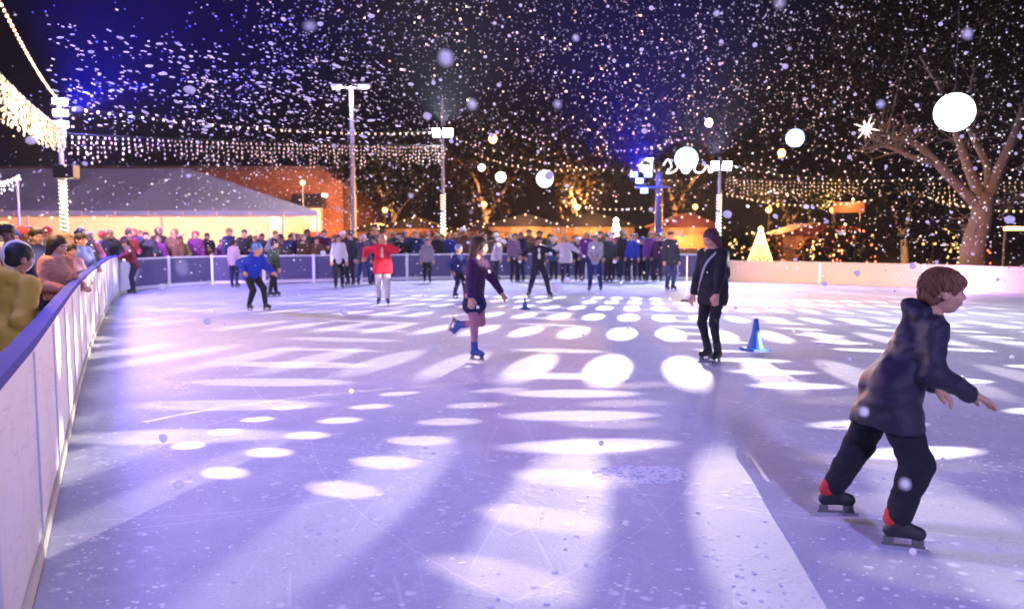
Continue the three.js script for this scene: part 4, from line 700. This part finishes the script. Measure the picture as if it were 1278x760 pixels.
function person(fig, look, label, x, z, yaw, group, scale = 1, y = 0) {
  const g = thing('person', label, 'person', [x, y, z], yaw, group), w = dress(fig, look); g.scale.setScalar(scale);
  part('body', fig.body, w.skin, g);
  let last; for (const [n, geo, key, under] of fig.parts) { const m = part(n, geo, w[key], under ? last : g); if (!under) last = m; }
  return g;
}
// ---------------------------------------------------------------- skaters on the ice
const SK = 'skaters on the ice', DEG = Math.PI / 180;
const onIce = (px, py) => ground(px, py);
{ // the boy in front
  const f = figure({ h: 1.36, kid: true, fine: true, cell: 0.009, skates: true, cuff: true, hair: 'short',
    pose: { pelvis: [0.0, 0.482, -0.005], lean: [0.42, 0.02], head: [-0.08, -0.05], footR: [-0.12, 0, 0.0], footL: [0.17, 0, -0.16], toeR: [-0.22, 0, 1], toeL: [0.05, 0, 1], handR: [-0.14, 0.52, 0.225], handL: [0.09, 0.5, 0.19], elbowR: [-0.5, -0.5, -0.9], elbowL: [0.6, -0.6, -0.6], kneeR: [-0.3, 0, 1], kneeL: [0.5, 0, 1], palmR: [0.1, 1, 0.25], palmL: [-0.1, 1, 0.3], curlR: 0.25, curlL: 0.5 },
    jacket: { puff: 0.013, hood: true, length: 0.066, folds: 0.015, foldScale: 10, sleeve: 0.95 }, trousers: { wide: 0.018, flare: 1.05, to: 0.87, folds: 0.008 } });
  const p = onIce(1104, 670), b = person(f, { jacket: [0.02, 0.014, 0.036], sheen: 0.55, trousers: [0.012, 0.012, 0.02], hair: [0.16, 0.065, 0.03], skate: [0.02, 0.02, 0.024] }, 'boy in dark hooded jacket skating with one hand held out', p.x, p.z, 82 * DEG, SK);
  const j = f.joints, P = j.P, pk = j.chest.clone().addScaledVector(j.sd, -0.125).addScaledVector(j.sp, -0.1).addScaledVector(j.fw, 0.075);
  part('pocket_logo', new THREE.SphereGeometry(1, 14, 10).scale(0.028, 0.03, 0.012).translate(pk.x, pk.y, pk.z), fabric([0.25, 0.05, 0.04]), b);
}
// one foot lifted behind: the girl in the middle
{
  const f = figure({ h: 1.42, kid: true, cell: 0.012, hands: true, skates: true, hair: 'long', skirt: 0.07,
    pose: { pelvis: [0, 0.52, 0], lean: [0.12, 0.03], head: [0.05, 0.3], footR: [-0.03, 0, 0.02], footL: [0.08, 0.2, -0.2], toeR: [-0.05, 0, 1], toeL: [0.1, -0.75, -0.35], kneeL: [0.05, -0.2, 1], handR: [-0.22, 0.5, 0.1], handL: [0.2, 0.52, 0.16], elbowR: [-1, 0, -0.4], elbowL: [1, 0, -0.4] },
    jacket: { puff: 0.012, length: 0.04, folds: 0.006 }, trousers: { name: 'leggings', wide: 0.0, to: 0.92, folds: 0.001 } });
  const p = onIce(592, 451); person(f, { jacket: [0.05, 0.012, 0.07], trousers: [0.4, 0.2, 0.26], skirt: [0.01, 0.014, 0.09], hair: [0.05, 0.02, 0.012], skate: [0.03, 0.07, 0.3] }, 'girl in plum jacket gliding on one leg, the other foot raised behind', p.x, p.z, 62 * DEG, SK);
}
// teen in black with a bag strap
{
  const f = figure({ h: 1.56, cell: 0.012, hands: true, skates: true, hair: 'long',
    pose: { lean: [0.06, 0.02], head: [0.28, -0.2], footL: [0.07, 0, 0.02], footR: [-0.06, 0, -0.03], toeL: [0.25, 0, 1], toeR: [-0.1, 0, 1], handL: [0.13, 0.45, 0.14], handR: [-0.15, 0.47, 0.06], pelvis: [0, 0.51, 0] },
    jacket: { puff: 0.01, length: 0.06, folds: 0.009 }, trousers: { wide: 0.0, to: 0.92 } });
  const p = onIce(889, 452), b = person(f, { jacket: [0.012, 0.011, 0.018], trousers: [0.016, 0.012, 0.022], hair: [0.09, 0.03, 0.04], skate: [0.012, 0.012, 0.016], skin: 0 }, 'teenager in black jacket and tights standing with bag, head bowed', p.x, p.z, -52 * DEG, SK);
  const j = f.joints, q = j.chest.clone().addScaledVector(j.fw, -0.14).addScaledVector(j.sd, 0.02);
  part('backpack', solid([{ a: q.clone().add(V(0, 0.1, 0)), b: q.clone().add(V(0, -0.14, 0)), ra: 0.07, rb: 0.09, side: j.sd, w: 1.3 }], 0.015, { folds: 0.008 }), fabric([0.015, 0.014, 0.02], 0.5), b);
  part('bag_strap', new THREE.TubeGeometry(new THREE.CatmullRomCurve3([j.nb.clone().addScaledVector(j.sd, 0.12).addScaledVector(j.fw, 0.03), j.chest.clone().addScaledVector(j.fw, 0.148).addScaledVector(j.sd, 0.02), j.P.clone().addScaledVector(j.sd, -0.15).addScaledVector(j.fw, 0.09)]), 20, 0.014, 6), fabric([0.5, 0.48, 0.55]), b);
}
const stand = (h, o = {}) => figure({ h, cell: 0.016, hands: true, skates: true, hair: o.hair ?? 'short', kid: o.kid, skirt: o.skirt, pose: o.pose, jacket: { puff: 0.014, ...o.jacket }, trousers: { wide: 0.008, ...o.trousers } });
const skaters = [
  [stand(1.45, { kid: true, hair: 'beanie', pose: { pelvis: [0, 0.45, -0.06], lean: [0.55, 0.12], head: [-0.3, 0], footL: [0.1, 0, 0.1], footR: [-0.07, 0, -0.04], handL: [0.16, 0.5, 0.2], handR: [-0.2, 0.52, 0.05] }, jacket: { puff: 0.026, hood: true } }), 318, 388, 0.95, { jacket: [0.012, 0.05, 0.55], trousers: [0.01, 0.014, 0.03], hat: [0.1, 0.22, 0.7] }, 'child in bright blue jacket and blue hat crouching forward'],
  [stand(1.4, { kid: true, pose: { pelvis: [0, 0.5, 0], lean: [0.2, -0.1], footL: [0.05, 0, 0.1], footR: [-0.1, 0, -0.12] } }), 340, 371, 2.4, { jacket: [0.03, 0.06, 0.035], trousers: [0.01, 0.012, 0.02] }, 'skater in dark green top just behind the bright blue jacket'],
  [stand(1.5, { hair: 'long', pose: { handL: [0.08, 0.84, 0.16], handR: [-0.26, 0.66, 0.06], elbowL: [1, -0.6, 0], elbowR: [-1, -0.4, -0.2], footL: [0.07, 0, 0.06], footR: [-0.06, 0, -0.04] }, jacket: { puff: 0.022, shirt: true, length: 0.05 } }), 478, 381, 0.1, { jacket: [0.62, 0.02, 0.06], trousers: [0.55, 0.55, 0.66], hair: [0.5, 0.3, 0.2], shirt: [0.75, 0.55, 0.55], skate: [0.02, 0.02, 0.05] }, 'skater in red jacket and pale trousers raising a hand to the face'],
  [stand(1.42, { kid: true, pose: { lean: [0.35, 0.15], handL: [0.22, 0.62, 0.2], handR: [-0.1, 0.6, 0.22], pelvis: [0, 0.5, -0.04] } }), 166, 367, -1.3, { jacket: [0.16, 0.01, 0.03], trousers: [0.02, 0.025, 0.06] }, 'child in maroon top leaning on the corner of the boards'],
  [stand(1.35, { kid: true }), 292, 359, 2.9, { jacket: [0.62, 0.45, 0.5], trousers: [0.02, 0.02, 0.07] }, 'child in pale pink top standing at the far fence'],
  [stand(1.5, { hair: 'long', jacket: { puff: 0.01 } }), 423, 361, 0.3, { jacket: [0.72, 0.72, 0.78], trousers: [0.01, 0.01, 0.016] }, 'skater in white top and black trousers near the street light'],
  [stand(1.58, {}), 438, 357, -0.4, { jacket: [0.02, 0.03, 0.03], trousers: [0.015, 0.015, 0.02] }, 'skater all in black right beside the white top'],
  [stand(1.5, { hair: 'beanie', pose: { footL: [0.12, 0, 0.02], footR: [-0.12, 0, 0] } }), 454, 356, 0.5, { jacket: [0.16, 0.1, 0.2], trousers: [0.03, 0.06, 0.25], hat: [0.5, 0.5, 0.55] }, 'skater in blue jeans and grey hat, third of the chatting group'],
  [stand(1.45, {}), 468, 355, -0.7, { jacket: [0.02, 0.015, 0.025], trousers: [0.012, 0.012, 0.02] }, 'skater in dark clothes partly behind the red jacket'],
  [stand(1.38, { kid: true, jacket: { hood: true, hoodUp: true, puff: 0.022 } }), 533, 353, 0.2, { jacket: [0.3, 0.27, 0.32], trousers: [0.02, 0.016, 0.02] }, 'child in grey hooded coat beside the glowing flood pole'],
  [stand(1.3, { kid: true, hair: 'beanie', pose: { lean: [0.3, 0.2], handL: [0.24, 0.5, 0.1], pelvis: [0, 0.48, 0], footL: [0.1, 0, 0.12] } }), 570, 372, 0.9, { jacket: [0.02, 0.03, 0.16], trousers: [0.02, 0.015, 0.05], hat: [0.35, 0.4, 0.6] }, 'small child in navy coat behind the gliding girl'],
  [stand(1.4, { kid: true, hair: 'beanie', jacket: { hood: true, puff: 0.024 }, pose: { lean: [0.3, 0] } }), 618, 350, 2.2, { jacket: [0.6, 0.5, 0.56], trousers: [0.03, 0.02, 0.06], hat: [0.75, 0.7, 0.74] }, 'child in white hat leaning at the fence behind the gliding girl'],
  [stand(1.5, { pose: { footL: [0.17, 0, 0.05], footR: [-0.15, 0, -0.02], pelvis: [0, 0.485, 0], handL: [0.3, 0.66, 0.12], handR: [-0.3, 0.64, 0.1], toeL: [0.5, 0, 1], toeR: [-0.5, 0, 1] }, jacket: { shirt: true, puff: 0.016 } }), 672, 371, 0.1, { jacket: [0.02, 0.015, 0.04], trousers: [0.02, 0.022, 0.06], shirt: [0.8, 0.8, 0.82] }, 'skater in open dark jacket and white shirt, legs spread wide'],
  [stand(1.46, { hair: 'long', pose: { handL: [0.36, 0.62, 0.1], handR: [-0.36, 0.6, 0.1], lean: [0.1, 0.1] }, jacket: { puff: 0.024, length: 0.07 } }), 706, 353, -0.3, { jacket: [0.66, 0.58, 0.62], trousers: [0.04, 0.02, 0.06], hair: [0.3, 0.2, 0.12] }, 'skater in pale coat with both arms stretched out'],
  [stand(1.52, { pose: { footL: [0.1, 0, 0], footR: [-0.1, 0, 0], handL: [0.05, 0.56, 0.15], handR: [-0.05, 0.58, 0.15] } }), 743, 364, -0.2, { jacket: [0.42, 0.4, 0.5], trousers: [0.02, 0.035, 0.16] }, 'skater in pale grey jacket and navy jeans below the white light cone'],
  [stand(1.6, { jacket: { puff: 0.024, hood: true, length: 0.06 } }), 836, 363, 0.4, { jacket: [0.012, 0.03, 0.08], trousers: [0.03, 0.05, 0.2] }, 'skater in dark teal jacket and jeans near the thick dark post'],
];
for (const [f, px, py, yaw, look, label] of skaters) { const p = onIce(px, py); person(f, look, label, p.x, p.z, yaw, SK); }
// skaters resting in a row against the fence between the globe and the thick post
{
  const protos = [stand(1.4, { kid: true, hair: 'beanie' }), stand(1.6, { hair: 'long', jacket: { puff: 0.022 } }), stand(1.55, { jacket: { hood: true } })];
  const row = [[722, 'black', [0.012, 0.011, 0.016]], [733, 'purple', [0.14, 0.03, 0.2]], [757, 'dark grey', [0.05, 0.05, 0.06]], [768, 'navy', [0.015, 0.025, 0.12]], [779, 'charcoal', [0.025, 0.022, 0.03]], [789, 'royal blue', [0.02, 0.05, 0.4]], [800, 'ink black', [0.01, 0.01, 0.02]], [811, 'violet', [0.2, 0.05, 0.3]], [822, 'dark plum', [0.06, 0.015, 0.06]], [690, 'slate blue', [0.06, 0.08, 0.2]], [651, 'midnight blue', [0.012, 0.016, 0.06]], [640, 'mauve', [0.25, 0.14, 0.25]]];
  row.forEach(([px, cn, c], i) => { const p = onIce(px + rr(-1.5, 1.5), 351.2 + (i % 3) * 0.5); person(protos[i % 3], { jacket: c, trousers: [[0.012, 0.012, 0.03], [0.02, 0.03, 0.1], [0.03, 0.02, 0.04]][i % 3], hat: [[0.6, 0.6, 0.65], [0.3, 0.05, 0.1], [0.1, 0.1, 0.3]][Math.floor(i / 3) % 3], hair: [[0.03, 0.02, 0.012], [0.12, 0.07, 0.03], [0.01, 0.01, 0.01]][i % 3] }, `skater in ${cn} ${['top and knitted hat', 'coat with long hair', 'hooded jacket'][i % 3]} resting against the far fence`, p.x, p.z, rr(-0.7, 0.7), SK); });
}
// ---------------------------------------------------------------- cones and a marker pole on the ice
function cone(label, px, py, h) {
  const p = ground(px, py), o = thing('traffic_cone', label, 'cone', [p.x, 0, p.z], rr(0, 1)), m = mat([0.02, 0.14, 0.5], 0.5);
  part('cone_body', new THREE.LatheGeometry([[h * 0.26, 0.02], [h * 0.27, 0.035], [h * 0.24, 0.05], [h * 0.13, h * 0.55], [h * 0.075, h * 0.96], [h * 0.06, h], [h * 0.045, h * 0.985]].map(([x, y]) => new THREE.Vector2(x, y)), 24), m, o);
  part('base', rbox(h * 0.72, 0.03, h * 0.72, 0.012, 0, 0.016, 0), m, o);
}
cone('blue plastic cone on the ice right of the black dressed teenager', 943, 437, 0.42);
cone('small blue plastic cone on the ice below the white shirted skater', 655, 386, 0.24);
{ const p = ground(857, 376), o = thing('marker_pole', 'thin white marker pole on a dark base left of the teenager', 'marker pole', [p.x, 0, p.z]); part('rod', cyl(0.018, 0.014, 1.0, 8, 0, 0.045, 0), M.white, o); part('base', cyl(0.13, 0.11, 0.045, 16), M.dark, o); }
// ---------------------------------------------------------------- spectators behind the barriers
const CR = 'spectators round the rink';
const folk = (h, o = {}) => figure({ h, cell: o.cell ?? 0.022, hair: o.hair ?? 'short', kid: o.kid, hands: o.hands, fine: o.fine, pose: o.pose, jacket: { puff: 0.02, ...o.jacket }, trousers: { wide: 0.01 } });
const lookDown = { head: [0.1, 0] }, rail = { handL: [0.1, 0.62, 0.15], handR: [-0.1, 0.62, 0.15], elbowL: [0.6, -0.6, -0.6], elbowR: [-0.6, -0.6, -0.6], lean: [0.09, 0] };
const protos = [
  [folk(1.75, { pose: lookDown }), 'short hair'], [folk(1.64, { hair: 'long', jacket: { puff: 0.024 } }), 'long hair'], [folk(1.72, { hair: 'beanie' }), 'knitted hat'],
  [folk(1.66, { hair: 'bun', pose: rail, jacket: { hood: true } }), 'tied up hair'], [folk(1.7, { jacket: { hood: true, hoodUp: true, puff: 0.026 } }), 'raised hood'], [folk(1.68, { pose: { handR: [-0.06, 0.86, 0.2], elbowR: [-1, -0.8, 0], handL: [0.12, 0.6, 0.15] } }), 'raised hand'],
];
const coats = [['black', [0.012, 0.012, 0.015]], ['navy', [0.015, 0.025, 0.1]], ['royal blue', [0.02, 0.06, 0.42]], ['grey', [0.2, 0.2, 0.22]], ['plum', [0.13, 0.02, 0.12]], ['tan', [0.45, 0.28, 0.14]], ['red', [0.42, 0.03, 0.03]], ['white', [0.66, 0.64, 0.66]], ['olive', [0.09, 0.09, 0.035]], ['lilac', [0.36, 0.26, 0.5]], ['brown', [0.13, 0.06, 0.03]], ['pink', [0.6, 0.22, 0.32]], ['teal', [0.02, 0.13, 0.16]], ['charcoal', [0.045, 0.045, 0.05]]];
const hats = [[0.5, 0.05, 0.06], [0.6, 0.6, 0.62], [0.05, 0.08, 0.3], [0.02, 0.02, 0.02]], hairs = [[0.03, 0.018, 0.01], [0.012, 0.01, 0.01], [0.16, 0.09, 0.04], [0.3, 0.2, 0.1]];
const used = new Set();
// each spectator's label is built from coat, head and the landmark it stands before, and used only once
function spectator(x, z, where, face) {
  for (let t = 0; t < 60; t++) {
    const [f, headword] = pick(protos), [cn, c] = rnd() < 0.84 ? coats[[0, 1, 13, 4, 10][Math.floor(rnd() * 5)]] : pick(coats), label = `spectator in ${cn} coat with ${headword} ${where}`;
    if (used.has(label)) continue; used.add(label);
    person(f, { jacket: c, trousers: pick([[0.012, 0.012, 0.016], [0.02, 0.03, 0.08], [0.05, 0.05, 0.06]]), hat: pick(hats), hair: pick(hairs), skin: rnd() < 0.6 ? 0 : rnd() < 0.6 ? 1 : 2 }, label, x, z, face + rr(-0.5, 0.5), CR, rnd() < 0.16 ? rr(0.74, 0.84) : rr(0.9, 1.08), -0.06); return;
  }
}
const outward = (c, t, off) => { const p = c.getPointAt(t), g = c.getTangentAt(t); return p.add(V(g.z, 0, -g.x).multiplyScalar(off)); };
const zones = [[0, 0.16, 'at the fence corner'], [0.16, 0.34, 'before the tent wall'], [0.34, 0.44, 'by the open tent end'], [0.44, 0.58, 'left of the flood pole'], [0.58, 0.74, 'before the huts'], [0.74, 0.92, 'below the white cone']];
for (const [row, off, step] of [[0, 0.5, 0.019], [1, 1.15, 0.022], [2, 1.9, 0.026]]) for (let t = 0.01 + row * 0.008; t < 0.9; t += step * rr(0.8, 1.25)) {
  if (row && t > 0.6 && rnd() < 0.35) continue;
  const p = outward(farCurve, Math.min(0.995, t), off + rr(-0.12, 0.18)), zone = zones.find(([a, b]) => t >= a && t < b) ?? zones[5];
  if ([A, C, E].some((q) => Math.hypot(q.x - p.x, q.z - p.z) < 0.4)) continue;
  spectator(p.x, p.z, `${['front row', 'second row', 'last row'][row]} ${zone[2]}`, Math.atan2(-p.x + 1, -p.z - 12));
}
for (let t = 0.62; t < 0.985; t += 0.03 * rr(0.8, 1.2)) { const p = outward(leftCurve, t, 0.42 + rr(-0.05, 0.2)); spectator(p.x, p.z, `at the white boards ${t > 0.74 ? 'near the corner' : 'halfway along'}`, 1.1 + rr(-0.3, 0.3)); }
for (let t = 0.55; t < 0.97; t += 0.05 * rr(0.8, 1.2)) { const p = outward(leftCurve, t, 1.25 + rr(-0.1, 0.3)); if (Math.hypot(A.x - p.x, A.z - p.z) > 0.5) spectator(p.x, p.z, `behind others ${t > 0.74 ? 'near the boards corner' : 'halfway along the boards'}`, 1.1 + rr(-0.5, 0.5)); }
// the ones nearest to the camera, each in their own clothes
const nearFolk = (px, depth, h, o, look, label, yaw, y = -0.06) => { const p = at(px, 300, depth), f = folk(h, { cell: 0.013, hands: true, ...o }); return [person(f, look, label, p.x, p.z, yaw, CR, 1, y), f]; };
{
  const [g, f] = nearFolk(6, 5.6, 1.52, { hair: 'short', pose: { lean: [0.1, 0.03], head: [0.12, -0.2], handL: [0.1, 0.52, 0.06], handR: [-0.1, 0.52, 0.06], elbowL: [0.1, 0, -1], elbowR: [-0.1, 0, -1] }, jacket: { puff: 0.016, hood: true, length: 0.1, folds: 0.009 } }, { jacket: [0.68, 0.46, 0.07], trousers: [0.015, 0.015, 0.02], hair: [0.012, 0.01, 0.01], skin: 1 }, 'spectator in mustard coat with a white fluffy ear warmer band', 2.85);
  const j = f.joints, t = new THREE.TorusGeometry(j.hh * 0.46, j.hh * 0.12, 10, 30).rotateX(0.15).rotateY(1.57).applyQuaternion(j.hr).translate(j.hc.x, j.hc.y + j.hh * 0.06, j.hc.z);
  part('ear_warmer', t, fabric([0.72, 0.7, 0.68]), g);
}
nearFolk(-20, 7.2, 1.6, { hair: 'long', jacket: { puff: 0.016, folds: 0.015 }, pose: rail }, { jacket: [0.2, 0.085, 0.04], trousers: [0.02, 0.02, 0.03], skin: 1 }, 'spectator in brown coat cut off by the edge of the picture', 1.4);
nearFolk(64, 9.0, 1.58, { hair: 'long', jacket: { puff: 0.015, folds: 0.014 }, pose: { ...rail, head: [0.15, 0.1] } }, { jacket: [0.52, 0.24, 0.16], trousers: [0.02, 0.02, 0.03], hair: [0.03, 0.015, 0.01] }, 'spectator in salmon coat with dark hair, bending over the boards', 1.35);
nearFolk(83, 11.6, 1.46, { hair: 'short', jacket: { puff: 0.02 }, pose: rail }, { jacket: [0.4, 0.22, 0.34], trousers: [0.02, 0.02, 0.05], hair: [0.012, 0.01, 0.012] }, 'child in mauve coat resting an arm on the boards', 1.1);
nearFolk(96, 13.6, 1.62, { hair: 'short', pose: rail }, { jacket: [0.12, 0.16, 0.5], trousers: [0.02, 0.02, 0.03] }, 'spectator in periwinkle jacket next to the mauve coat', 1.2);
nearFolk(4, 7.8, 1.7, { hair: 'short', pose: lookDown }, { jacket: [0.02, 0.02, 0.04], trousers: [0.02, 0.02, 0.03], skin: 2 }, 'tall spectator in black behind the mustard coat', 0.9);
nearFolk(44, 11.2, 1.68, { hair: 'short' }, { jacket: [0.03, 0.04, 0.12], trousers: [0.02, 0.02, 0.03] }, 'spectator in dark blue parka between the mustard and salmon coats', 1.0);
nearFolk(14, 11.5, 1.66, { hair: 'beanie' }, { jacket: [0.06, 0.03, 0.08], trousers: [0.02, 0.02, 0.03], hat: [0.02, 0.05, 0.3] }, 'spectator in blue knitted hat behind the black jacket', 0.8);
// ---------------------------------------------------------------- machine snow in the air and on the ice
const flakeGeo = new THREE.IcosahedronGeometry(1, 2);
{ const p = flakeGeo.attributes.position; for (let i = 0; i < p.count; i++) { const x = p.getX(i), y = p.getY(i), z = p.getZ(i), k = 1 + 0.12 * noise3(x * 2.3 + 5, y * 2.3, z * 2.3); p.setXYZ(i, x * k, y * k, z * k); } flakeGeo.computeVertexNormals(); }
const flakeMat = new THREE.MeshPhysicalMaterial({ color: new THREE.Color(0.96, 0.96, 0.97), roughness: 1, transmission: 0.6, thickness: 0 });
const lyingMat = mat([0.93, 0.93, 0.95], 0.9);
function scatter(name, list, label, category, material = flakeMat) {
  const m = new THREE.InstancedMesh(flakeGeo, material, list.length), o = new THREE.Object3D();
  list.forEach(([x, y, z, sx, sy, sz, roll], i) => { o.position.set(x, y, z); o.rotation.set(rr(0, 0.5), rr(-0.6, 0.6), roll); o.scale.set(sx, sy, sz); o.updateMatrix(); m.setMatrixAt(i, o.matrix); });
  m.name = name; shade(m); scene.add(m); return tag(m, label, category, null, 'stuff');
}
{
  const list = [];
  while (list.length < 21000) {
    const z = -(rnd() < 0.12 ? rr(1.1, 3) : rr(2.8, 30)), x = rr(-15, 17), y = rr(0.25, 9.5), px = 639 + x / -z * FOCAL, py = 295 - (y - 1.5) / -z * FOCAL;
    // the plume leaves a machine at the left and drifts across: thin at the upper left corner
    const plume = px < 520 && py < 170 - 0.02 * px;
    if (px < 330 && py < 120 - px * 0.1 + 0 && rnd() < 0.85) continue;
    if (px < 230 && rnd() < 0.6) continue;
    if (y < 1.2 && rnd() < 0.6) continue;
    if (z > -2.8 && y < 1.1) continue;
    if (y < P1.y) { const t = P1.y / (P1.y - y), gx = P1.x + (x - P1.x) * t, gd = -(P1.z + (z - P1.z) * t); if (t > 1.12 && gd < 11 && gd > 1 && Math.abs(gx) < 7) continue; }
    if (Math.abs(x - 1.9) < 0.5 && Math.abs(z + 3.9) < 0.5) continue;
    if ([[P1, 10], [P2, 4], [P3, 8]].some(([p, r]) => Math.hypot(p.x - x, p.y - y, p.z - z) < r && y < p.y + 0.3 && (r < 9 || y > 0.6))) continue;
    const s = rr(0.35, 1) ** 2.4 * 0.0125 + 0.0048, small = z > -2.8 ? 0.38 : 1, e = plume ? rr(1.2, 1.9) : rr(0.9, 1.3);
    list.push([x, y, z, s * e * small, s * small, s * small, plume ? rr(-0.5, 0.05) : rr(-0.9, 0.2)]);
  }
  for (let i = 0; i < 420; i++) { const px = 60 + 420 * rnd(), py = 40 + px * 0.12 + rr(-1, 1) * 60 + 40, q = at(px, py, rr(4, 10)), s = rr(0.4, 1) ** 2 * 0.0055 + 0.003; list.push([q.x, q.y, q.z, s * rr(1.8, 3.4), s, s, rr(-0.45, 0.1)]); }
  for (const [px, py, d, r] of [[556, 72, 1.3, 8], [589, 130, 1.5, 5], [1208, 42, 1.4, 5], [1130, 604, 1.4, 6], [1079, 514, 1.8, 5.5], [1100, 130, 1.6, 4], [696, 130, 1.6, 4], [950, 290, 1.8, 3.5]]) { const q = at(px, py, d), s = r * d / FOCAL; list.push([q.x, q.y, q.z, s, s * 1.15, s, 0.3]); }
  scatter('falling_snow', list, 'white machine snow drifting through the night air over the rink', 'snow');
}
{
  const list = [];
  for (let i = 0; i < 10000; i++) { const d = 1.6 + 14 * rnd() ** 1.7, x = rr(-0.62, 0.72) * d * 1.1, s = rr(0.3, 1) ** 3 * 0.009 + 0.002; if (noise3(x * 1.3, 3, d * 1.3) < rr(-0.6, 0.5)) continue; list.push([x, s * 0.06, -d, s * rr(0.9, 1.8), s * 0.13, s * rr(0.8, 1.4), rr(0, 0.1)]); }
  const c = ground(800, 592); for (let i = 0; i < 500; i++) { const a = rr(0, 6.3), q = Math.sqrt(rnd()); const s = rr(0.003, 0.014); list.push([c.x + Math.cos(a) * q * 0.3, s * 0.07, c.z + Math.sin(a) * q * 0.2, s * 1.5, s * 0.14, s, 0]); }
  const keep = list.filter(([x, , z]) => x > leftX(-z) + 0.05);
  scatter('fallen_snow', keep, 'crumbs of machine snow lying on the ice', 'snow', lyingMat);
}
function leftX(d) { for (let i = 1; i < LEFT.length; i++) if (d <= LEFT[i][1]) { const t = (d - LEFT[i - 1][1]) / (LEFT[i][1] - LEFT[i - 1][1]); return LEFT[i - 1][0] + (LEFT[i][0] - LEFT[i - 1][0]) * t; } return -11; }
scene.fog = new THREE.FogExp2(new THREE.Color(0.9, 0.9, 1), 0.00035);
renderer.render(scene, camera);
